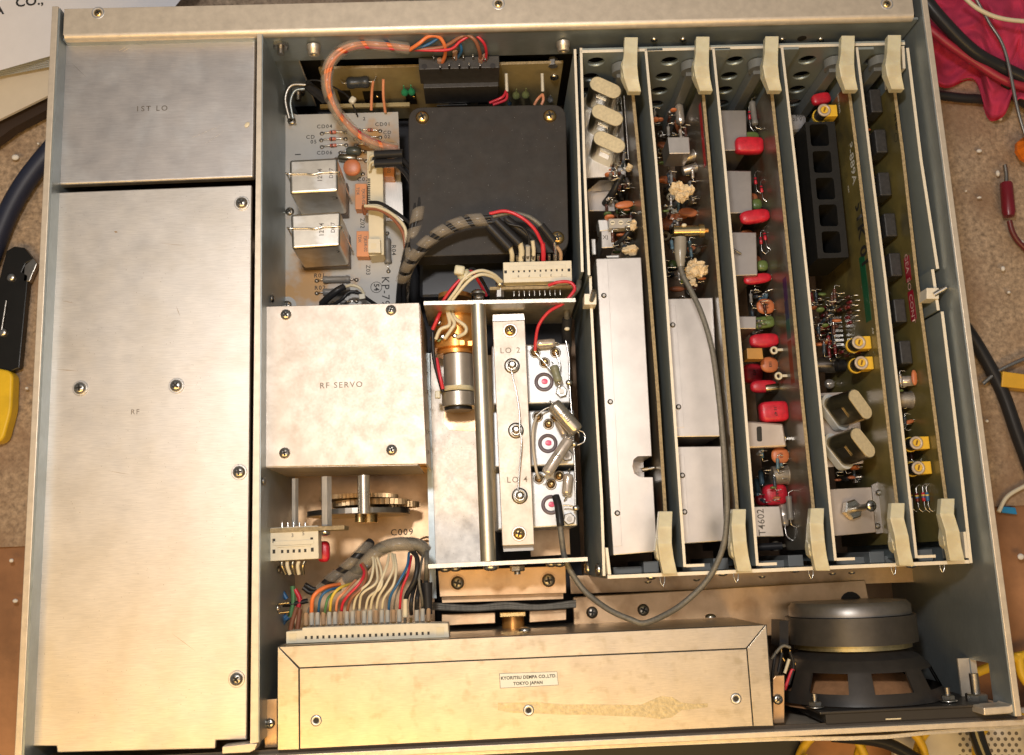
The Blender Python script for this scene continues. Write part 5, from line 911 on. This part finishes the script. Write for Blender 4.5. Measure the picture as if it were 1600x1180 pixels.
for x, bb in ((1426, maroon), (1436, maroon), (1446, w_re), (1452, w_bl)): ax(4, (x, 756 + (x % 3)), (x + 6, 800), 6, bb, .2, .3, .62, [w_ye, w_bl], name='resistor')
ax(4, (1430, 700), (1434, 722), 7, M('dark_brown_resistor', (.08, .03, .02), .3), .3)
can(4, [(1423, 778), (1426, 778), (1430, 842), (1427, 842)], -3.4, 2, alu2, 'white_strip', .01)
# crowd of small parts lower down on the boards
def b_res(): return MB().lathe((0, 0, -.28), (0, 0, 1), [(.07, 0), (.1, .05), (.1, .14), (.085, .18), (.085, .38), (.1, .42), (.1, .51), (.07, .56)], 10)
def b_wire(): return MB().tube([(0, 0, .28), (.05, 0, .46), (.32, 0, .42)], .025, 5, 3)
def b_loop(): return MB().tube([(.3, 0, 0), (.1, 0, .1), (-.1, .05, .14), (-.16, .12, 0), (-.1, .18, -.1), (.3, .2, -.05)], .03, 5, 4)
def b_blob(): return MB().sup((-.1, 0, 0), (.26, 0, 0), (0, .1, 0), (0, 0, .22), .85, 8, 12)
dbr = M('dark_brown_resistor', (.08, .03, .02), .3); nvy = M('navy_resistor', (.035, .05, .07), .35)
def crowd(k, y0, y1, n, x0, x1, d0, d1, pal):
    a, b = P(*BRD[k][0], BZ), P(*BRD[k][-1], BZ)
    for i in range(n):
        t = (i + random.random()) / n; yy = P(1200, y0 + (y1 - y0) * t, -5).y; off = random.uniform(x0, x1); loc = V((bx(k, yy) - off, yy, random.uniform(d1, d0))); q = random.random(); mt = random.choice(pal)
        if q < .55:
            R = Matrix.Rotation(random.choice((0, math.pi / 2)) + random.uniform(-.25, .25), 3, 'X'); o = I('resistor', 'res', b_res, mt, CD[k], loc, R); w = I('lead', 'resw', b_wire, tin, o, loc, None); w = I('lead', 'resw', b_wire, tin, o, loc, Matrix.Rotation(math.pi, 3, 'X'))
        elif q < .8: I('wire_link', 'loop', b_loop, tin, CD[k], loc, Matrix.Rotation(random.uniform(-1, 1), 3, 'X'), random.uniform(.8, 1.2))
        else: I('disc_capacitor', 'blob', b_blob, orc if random.random() < .7 else grc, CD[k], loc, Matrix.Rotation(random.uniform(-.5, .5), 3, 'X'), random.uniform(.7, 1.1))
crowd(0, 240, 400, 34, .3, 1.6, -3.2, -5.6, [gyc, glass, dbr, silver, nvy]); crowd(1, 160, 460, 60, .3, 2.2, -3.4, -6.5, [gyc, glass, dbr, nvy, tin2, blc])
crowd(2, 440, 520, 10, .3, 1.4, -4.6, -6.0, [dbr, nvy, gyc, maroon]); crowd(2, 700, 790, 14, .3, 1.8, -4.8, -6.5, [blc, nvy, gyc]); crowd(3, 456, 552, 46, 1.0, 2.4, -4.2, -6.5, [dbr, dbr, maroon, nvy]); crowd(3, 728, 760, 8, .3, 2, -4.8, -6, [gyc, nvy])
crowd(4, 140, 580, 26, .7, 1.6, -4.2, -5.5, [nvy, glass, tin2]); crowd(4, 600, 770, 18, .3, 1.4, -4, -5.5, [dbr, nvy, tin2])
# coaxial plug and lead
cx = T('coaxial_lead', 'grey braided coaxial lead with brass right angle plug curving over the card cage', 'cable', P(1100, 700, -1))
p, q = P(1052, 362, -2.2), P(1092, 361, -2.2)
O('plug_body', MB().cyl(p, q, .30, n=20), M('plug_brass', (.62, .48, .26), .25, 1, .1, 3), cx); O('plug_collar', MB().cyl(q, q + V((.25, 0, 0)), .37, n=20), brass, cx); O('plug_tip', MB().cyl(q + V((.25, 0, 0)), q + V((.5, 0, 0)), .12), copper, cx); O('solder_dot', MB().sup(P(1069, 352, -2.0), (.14, 0, 0), (0, .1, 0), (0, 0, .1), 1), white, cx)
O('boot', MB().tube([P(1063, 372, -2.0), P(1063, 388, -2.0), P(1063, 404, -2.0), P(1064, 417, -2.0)], lambda t: .33 - .16 * max(0, t - .45) / .55 if t < .95 else .18, 14), M('grey_boot', (.27, .25, .21), .25), cx)
O('coax', MB().tube([P(1063, 412, -2.0), P(1066, 428, -1.9), P(1080, 455, -1.6), P(1096, 490, -1.3), P(1110, 535, -1.1), P(1118, 580, -1.0), P(1126, 650, -1.0), P(1132, 720, -1.0), P(1136, 790, -1.1), P(1132, 845, -1.2), P(1118, 885, -1.3), P(1098, 915, -1.5), P(1065, 945, -1.5), P(1035, 963, -1.2), P(1006, 974, -.9), P(985, 968, -1.0), P(950, 952, -1.6), P(915, 925, -2.4), P(893, 895, -2.6), P(882, 870, -2.4), P(878, 845, -2.2), P(875, 820, -2.2)], .145, 10, 8), w_gy, cx)
O('black_boot', MB().tube([P(868, 775, -2.6), P(872, 790, -2.4), P(875, 815, -2.2), P(876, 822, -2.2)], .2, 10), w_bk, cx)
# ------------------------------------------------------------------ loudspeaker
sp = T('loudspeaker', 'black round loudspeaker on a square gasket at the front right corner', 'speaker', P(1330, 1100, -12))
def ydisc(px0, px1, py, zc, prof, mat, name, n=48):  # prof in cm along -y from the plane seen at py
    cxm = (px0 + px1) / 2; r0 = (px1 - px0) / 2; zt = zc; a = P(px0, py, zc); b = P(px1, py, zc); c = (a + b) / 2; r = (b.x - a.x) / 2
    return O(name, MB().lathe((c.x, c.y, zc), (0, -1, 0), [(r * k, h) for k, h in prof], n), mat, sp)
zc = -5.8
def rr(py_top, r, h): pass
cs = P(1331, 1000, zc); cxs = cs.x
def yd(y0, y1, r, mat, name, r2=None, rnd=.0):
    L = y0 - y1; pr = [(r - rnd, 0), (r, rnd), (r2 or r, L)] if rnd else [(r, 0), (r2 or r, L)]
    return O(name, MB().lathe((cxs, y0, zc), (0, -1, 0), pr, 56), mat, sp)
zt = zc + 3.1
ym = lambda py: P(1330, py, zt).y
yd(ym(944), ym(966), 3.15, M('speaker_plate', (.26, .245, .23), .36, .8, .1, 2), 'rear_plate', rnd=.2); yd(ym(967), ym(1011), 3.35, M('magnet_ceramic', (.07, .065, .06), .38, .5, .15, 1.2, .08, 30), 'magnet')
yd(ym(1012), ym(1020), 3.0, M('zinc_plate', (.40, .36, .22), .35, .9, .2, 5), 'front_plate'); yd(ym(1021), ym(1034), 2.6, blackm, 'basket_neck', 3.3)
y0, y1 = ym(1034), ym(1112); mb = MB(); n = 64; rows = [(y0, 3.3), (y0 - .42, 3.7), (y0 - .55, 3.78), (y0 - 1.5, 4.2), (y0 - 1.9, 4.4), (YF + .6, 4.45)]; vs = []; fs = []
for (yy, r) in rows: vs += [(cxs + r * math.cos(2 * math.pi * (i + .5) / n), yy, zc + r * math.sin(2 * math.pi * (i + .5) / n)) for i in range(n)]
for k in range(len(rows) - 1):
    for i in range(n):
        if k == 2 and ((i + 6) % 8) not in (0, 1, 7): continue
        fs.append([k * n + i, k * n + (i + 1) % n, (k + 1) * n + (i + 1) % n, (k + 1) * n + i])
vs2 = [(cxs + (r - .1) * math.cos(2 * math.pi * (i + .5) / n), yy - .02, zc + (r - .1) * math.sin(2 * math.pi * (i + .5) / n)) for (yy, r) in rows for i in range(n)]
mb.add(vs, fs, True); mb.add(vs2, [f[::-1] for f in fs], True); O('basket', mb, M('basket_black', (.04, .036, .033), .42, .3, .15, 2), sp)
O('cone', MB().lathe((cxs, y1 + .1, zc), (0, 1, 0), [(4.2, 0), (1.6, 1.9)], 48, False), M('brown_paper_cone', (.40, .20, .09), .8, 0, .2, 2), sp)
g0, g1 = P(1228, 1108, -4.5), P(1545, 1100, -4.5)
O('mounting_flange', MB().prism([(cxs - 3.6, YF + .42), (cxs + 5.0, YF + .42), (cxs + 5.0, YF + .56), (cxs - 3.6, YF + .56)], -11.5, -1.15), MATS['basket_black'], sp, bev=.04); O('gasket', MB().box(cxs - 3.3, cxs + 6.0, YF - .05, YF + .42, -12.6, -1.25), M('gasket_black', (.025, .022, .02), .7), sp, bev=.03)
for x, y in ((1273, 1087), (1481, 1081)):
    p = P(x, y + 8, -2.2); p.y = YF + .62; I('nut_washer', 'washer', b_washer, steel, sp, p, rotz((0, 1, 0)), 1.1); nut(sp, p + V((0, .05, 0)), .3, (0, 1, 0), .35)
for pts, mt in (([(1226, 1052), (1233, 1030)], white), ([(1216, 1050), (1222, 1020)], w_bk), ([(1205, 1030), (1222, 1010), (1235, 1012)], w_gy), ([(1232, 1070), (1240, 1040), (1234, 1018)], w_bk), ([(1220, 1010), (1222, 1025), (1226, 1033)], brass), ([(1234, 1016), (1238, 1030), (1243, 1038)], brass), ([(1212, 1020), (1208, 1045), (1206, 1065)], w_bk), ([(1226, 1078), (1236, 1050), (1240, 1046)], w_re)):
    O('lead_wire', MB().tube([P(x, y, -4) for x, y in pts], .09 if mt is not brass else .05, 6), mt, sp)
O('terminal_block', MB().pp([(1218, 970), (1232, 970), (1232, 1010), (1218, 1010)], -4.5, -6), black, sp)
p = P(1526, 1092, -2.4); p.y = YF + .5; O('bolt_plate', MB().box(p.x - .9, p.x + .9, YF + .02, YF + .45, -3.6, -1.9), chas, ch, bev=.03); nut(ch, p, .5, (0, 1, 0), .95, 'large_nut')
a = P(1515, 1100, -.3); O('front_corner_flange', MB().pp([(1537, 1106), (1578, 1103), (1588, 1095), (1590, 1108), (1580, 1115), (1538, 1118)], -.1, -1.4), rimm, ch, bev=.05)
O('slot_label', MB().pp([(1384, 1123), (1408, 1122), (1408, 1124), (1384, 1125)], -1.2, -1.24), white, ch)
# ------------------------------------------------------------------ surroundings
GZ = -13.2
def sheet(name, q, z, mat, label=None, kind='structure', th=.3, **k): return O(name, MB().pp(q, z, z - th), mat, None, label, kind=kind, **k)
bench = O('bench_top', MB().box(-220, 220, -220, 260, GZ - 2, GZ), M('brown_bench', (.34, .17, .08), .6, 0, .3, .35, .1, 8, stain=((.12, .05, .02), .08, .5, .7)), None, kind='structure')
def relief(name, x0, x1, y0, y1, z, mat, nx, ny, amp, sc):
    mb = MB(); vs = [(x0 + (x1 - x0) * i / nx, y0 + (y1 - y0) * j / ny, z + amp * noise.noise(V((x0 + (x1 - x0) * i / nx, y0 + (y1 - y0) * j / ny, 0)) * sc)) for j in range(ny + 1) for i in range(nx + 1)]
    mb.add(vs, [[j * (nx + 1) + i, j * (nx + 1) + i + 1, (j + 1) * (nx + 1) + i + 1, (j + 1) * (nx + 1) + i] for j in range(ny) for i in range(nx)], True); return O(name, mb, mat, None, kind='structure')
yc = P(10, 855, GZ).y
relief('carpet', -80, 90, yc, 90, GZ + .25, M('speckled_carpet', (.37, .28, .20), .95, 0, .5, 3.2, 1.0, 7, stain=((.26, .17, .11), .3, .4, .75)), 420, 200, .2, 3.4)
# papers, rear left
O('document_sheet', MB().add([P(-40, -60, -9), P(330, -60, -9), P(250, 40, -9), P(95, 83, -9), P(0, 110, -9), P(-60, 125, -9)] , [[5, 4, 3, 2, 1, 0]]), M('printed_paper', (.72, .72, .76), .6, 0, .03), None, 'white printed paper with CO. lettering at the rear left', 'paper')
doc = bpy.data.objects['document_sheet']; text('CO.,', P(46, 3, -8.98), .85, ink, doc, (1, .09, 0), (-.09, 1, 0), bold=.02); text('A', P(-1, 17, -8.98), .8, ink, doc, (1, .09, 0), (-.09, 1, 0), bold=.02)
st = T('paper_stack', 'edge of a stack of grey pages under the printed paper', 'papers', P(40, 115, -10))
for i in range(7): O('page', MB().pp([(-40, 106 + i * 2.8), (95, 78 + i * 3.2), (95, 81 + i * 3.2), (-40, 109 + i * 2.8)], -9.1 - i * .18, -9.2 - i * .18), M('grey_page', (.42, .45, .47), .6, 0, .1), st)
O('backing_paper', MB().pp([(-60, 128), (110, 98), (110, 110), (78, 148), (-20, 196)], -10.8, -11), M('warm_paper', (.62, .56, .46), .7, 0, .04), None, 'cream paper corner lying under the page stack on the carpet', 'paper')
O('dark_tray_edge', MB().pp([(-60, 215), (-20, 198), (78, 150), (92, 150), (92, 162), (20, 200), (-60, 260)], -11.6, -12.4), M('dark_brown_edge', (.035, .02, .012), .6), None, 'dark brown edge below the cream paper at the left', 'tray')
O('navy_tube', MB().tube([P(110, 200, -12), P(62, 255, -12), P(30, 300, -12), P(5, 350, -12), P(-25, 430, -12)], .62, 12), M('navy_rubber', (.015, .02, .045), .5), None, 'navy blue rubber tube running out of frame on the left', 'tube')
ws = T('wire_stripper', 'black steel wire stripper with yellow handle lying on the carpet', 'pliers', P(20, 520, -12))
O('jaw', MB().pp([(10, 392), (22, 385), (38, 387), (52, 405), (40, 412), (34, 425), (44, 430), (30, 575), (-10, 590), (-10, 470)], -12.1, -12.6), M('tool_black', (.02, .02, .02), .35, .5), ws, bev=.05); O('jaw', MB().pp([(52, 403), (58, 412), (46, 440), (36, 440), (38, 415)], -12.1, -12.5), dsteel, ws, bev=.05)
O('handle', MB().pp(rounded([(-30, 570), (20, 580), (18, 640), (4, 690), (-30, 695)], 12), -11.8, -12.8), M('yellow_grip', (.75, .50, .02), .4), ws, bev=.15, seg=3)
for x, y in ((18, 434), (5, 520)): screw(ws, P(x, y, -12.1), .28, deep=False)
O('side_rod', MB().cyl(P(37, 435, -12.2), P(20, 575, -12.2), .1), dsteel, ws); O('side_rod', MB().cyl(P(10, 470, -12.0), P(2, 520, -12.0), .06), steel, ws)
# right hand side
cl = MB(); nx, ny = 110, 100
def cloth(u, v):
    x, y = 1440 + 230 * u, -60 + 240 * v; f = .75 * math.sin(7 * u + 5 * v + 2.5 * math.sin(4 * v)) + .55 * math.sin(13 * v - 5 * u + 1.8 * math.sin(7 * u)) + .9 * abs(noise.noise(V((u * 6, v * 6, .3)))) + .35 * noise.noise(V((u * 16, v * 16, 2)))
    lim = 132 + 6 * math.sin(x * .09) + 52 * math.exp(-((x - 1562) / 26) ** 4) + (30 if x > 1590 else 0)
    y2 = -60 + (lim + 60) * v; return P(x + 6 * math.sin(4 * v), y2, GZ + 1.6 + f * .7 - (1.1 if v > .97 else 0))
vs = [cloth(i / nx, j / ny) for j in range(ny + 1) for i in range(nx + 1)]
cl.add(vs, [[j * (nx + 1) + i, (j + 1) * (nx + 1) + i, (j + 1) * (nx + 1) + i + 1, j * (nx + 1) + i + 1] for j in range(ny) for i in range(nx)], True)
O('crumpled_cloth', cl, M('crimson_cloth', (.50, .035, .10), .95, 0, .2, .5, .4, 12), None, 'crumpled crimson pink cloth at the rear right of the chassis', 'cloth', bev=0)
def loose(name, pts, r, mat, label, cat): return O(name, MB().tube([P(*p) for p in pts], r, 10, 7), mat, None, label, cat)
loose('black_cable', [(1430, -20, -9), (1470, 30, -9.2), (1520, 80, -9.6), (1570, 108, -10), (1640, 140, -10)], .42, w_bk, 'thick black cable crossing the crimson cloth', 'cable')
loose('red_cable', [(1440, 35, -9.6), (1480, 68, -9.7), (1530, 102, -10), (1580, 130, -10), (1650, 145, -10.2)], .27, M('dull_red_rubber', (.32, .02, .04), .4), 'dull red cable lying beside the thick black cable on the cloth', 'cable')
loose('black_cable', [(1462, 148, -12.3), (1500, 153, -12.3), (1530, 155, -12.3), (1550, 158, -12.5)], .32, w_bk, 'short stretch of black cable under the hem of the cloth', 'cable')
loose('black_cable', [(1565, 128, -11), (1600, 158, -11.5), (1650, 190, -12)], .4, w_bk, 'black cable on the cloth at the right picture edge below the red one', 'cable')
loose('black_cable', [(1500, 500, -12.4), (1530, 545, -12.4), (1565, 610, -12.4), (1590, 680, -12.4), (1620, 760, -12.4)], .42, w_bk, 'black cable on the carpet curving out beside the yellow block', 'cable')
loose('cream_cord', [(1500, -10, -8.5), (1530, 15, -8.5), (1570, 30, -8.6), (1640, 36, -8.6)], .14, white, 'thin cream cord at the top right corner', 'cord')
loose('white_cord', [(1560, 800, -12.5), (1575, 775, -12.5), (1610, 755, -12.5), (1650, 735, -12.5)], .13, cream, 'thin white cord on the bench at the right edge', 'cord')
loose('metal_probe', [(1535, 600, -12.3), (1560, 580, -12.2), (1590, 565, -12.1), (1640, 545, -12)], .14, steel, 'slim metal probe pointing at the yellow block', 'probe')
loose('metal_rod', [(1520, -10, -9.5), (1545, 35, -9.5), (1570, 80, -9.4), (1592, 180, -9.4), (1612, 240, -9.4)], .11, steel, 'shiny metal rod lying across the crimson cloth', 'rod')
pr = T('test_probe', 'dark red banana plug probe standing out on the carpet', 'probe', P(1575, 315, -12))
O('plug_tip', MB().tube([P(1570, 258, -12.2), P(1572, 272, -12.2), P(1572, 286, -12.2)], .14, 8), dsteel, pr); O('grip', MB().lathe(P(1572, 286, -12.0), P(1577, 345, -12.0) - P(1572, 286, -12.0), [(.36, 0), (.40, .1), (.42, 2.0), (.34, 2.3)], 18), M('maroon_grip', (.16, .01, .02), .3), pr); O('lead', MB().tube([P(1577, 345, -12.1), P(1583, 365, -12.2), P(1598, 385, -12.3), P(1640, 420, -12.4)], .18, 8), M('maroon_lead', (.12, .02, .02), .4), pr)
ob = O('orange_knob', MB().lathe(P(1603, 238, -11.9), (.2, .1, 1), [(.9, 0), (.95, .3), (.7, .7), (.3, .8)], 9, flat=True), M('amber_plastic', (.65, .16, .01), .12, 0, .3, 2), None, 'faceted orange plastic knob at the right edge by the cloth', 'knob')
yb_ = T('yellow_capacitor', 'yellow block capacitor lying on the carpet at the right edge', 'capacitor', P(1585, 595, -12)); O('block', MB().pp([(1567, 580), (1640, 590), (1640, 612), (1565, 604)], -11.9, -12.8), M('yellow_block_paint', (.72, .42, .04), .4), yb_, bev=.06)
O('blue_sleeve', MB().pp([(1563, 791), (1587, 793), (1590, 804), (1566, 801)], -12.6, -12.95), M('bright_blue_plastic', (.02, .22, .50), .4), None, 'small bright blue plastic offcut on the brown bench', 'offcut', bev=.05)
cr = T('foam_crumbs', 'white foam crumbs scattered over the carpet', 'crumbs', P(1540, 240, -13)); crm = M('white_foam', (.75, .73, .7), .8)
cr['kind'] = 'stuff'; mb = MB()
for x, y, a, b in ((1529, 158, 6, 4), (1563, 186, 5, 5), (1530, 236, 7, 5), (1559, 271, 5, 9), (1530, 309, 6, 3), (1509, 299, 3, 2), (1567, 420, 5, 7), (1576, 457, 4, 4), (1540, 560, 3, 6), (1542, 658, 4, 4), (1597, 380, 4, 8), (24, 246, 9, 8), (31, 517, 5, 6), (42, 607, 4, 4), (18, 876, 5, 5), (24, 939, 6, 5), (1595, 870, 8, 8), (60, 225, 3, 3)):
    mb.sup(P(x, y, GZ + .75), (a / 40, 0, 0), (0, b / 40, 0), (0, 0, .12), .9, 6, 8)
bpy.data.objects.remove(cr); O('foam_crumbs', mb, crm, None, 'white foam crumbs scattered over the carpet', kind='stuff')
# below the front panel
O('dark_filler', MB().pp([(300, 1150), (1250, 1140), (1270, 1300), (300, 1300)], -10.5, -12.5), M('filler_black', (.012, .014, .016), .5), None, 'nearly black filler block added below the front bezel', 'filler', bev=.2)  # added near-black block that keeps the area below the bezel dark
O('perforated_pad', MB().pp([(1396, 1120), (1700, 1100), (1700, 1300), (1400, 1300)], -11.0, -11.4), M('white_pad', (.6, .58, .55), .6, 0, .08), None, 'white perforated pad under the yellow coiled cord', 'pad')
pdo = bpy.data.objects['perforated_pad']
for i in range(9):
    for j in range(5): p = P(1500 + i * 11 + (j % 2) * 5, 1146 + j * 9, -11.0); I('perforation', 'perf', lambda: MB().cyl((0, 0, 0), (0, 0, .012), .11, n=8), ink2, pdo, p)
pts = []
for i in range(150):
    t = i / 10.0; x = 1230 + i * 3.1; pts.append((x + 25 * math.cos(t * 2.1), 1180 - i * .26 + 34 * math.sin(t * 2.1), -9.8 + .35 * math.sin(t * 2.1 + 1)))
O('coiled_cord', MB().tube([P(*p) for p in pts], .24, 8, 2), M('yellow_cord', (.72, .48, .03), .4), None, 'yellow coiled cord in front of the front panel', 'cord')
loose('yellow_cable', [(1500, 1060, -12), (1540, 1045, -12), (1575, 1030, -12), (1620, 1020, -12)], .28, MATS['yellow_cord'], 'yellow cord beside the chassis at the right front corner', 'cable'); loose('yellow_cable', [(1590, 1020, -12), (1600, 1060, -12), (1640, 1100, -12)], .28, MATS['yellow_cord'], 'yellow cord end at the right picture edge by the front corner', 'cord')
loose('thin_black_cable', [(1300, 1150, -9), (1380, 1160, -9), (1440, 1190, -9)], .34, w_bk, 'black cord under the middle of the front bezel', 'cord'); loose('chrome_hose', [(1522, 1130, -8), (1530, 1160, -8), (1545, 1200, -8)], .42, M('glossy_black', (.03, .03, .03), .12, .3), 'glossy dark hose beside the perforated pad', 'hose')
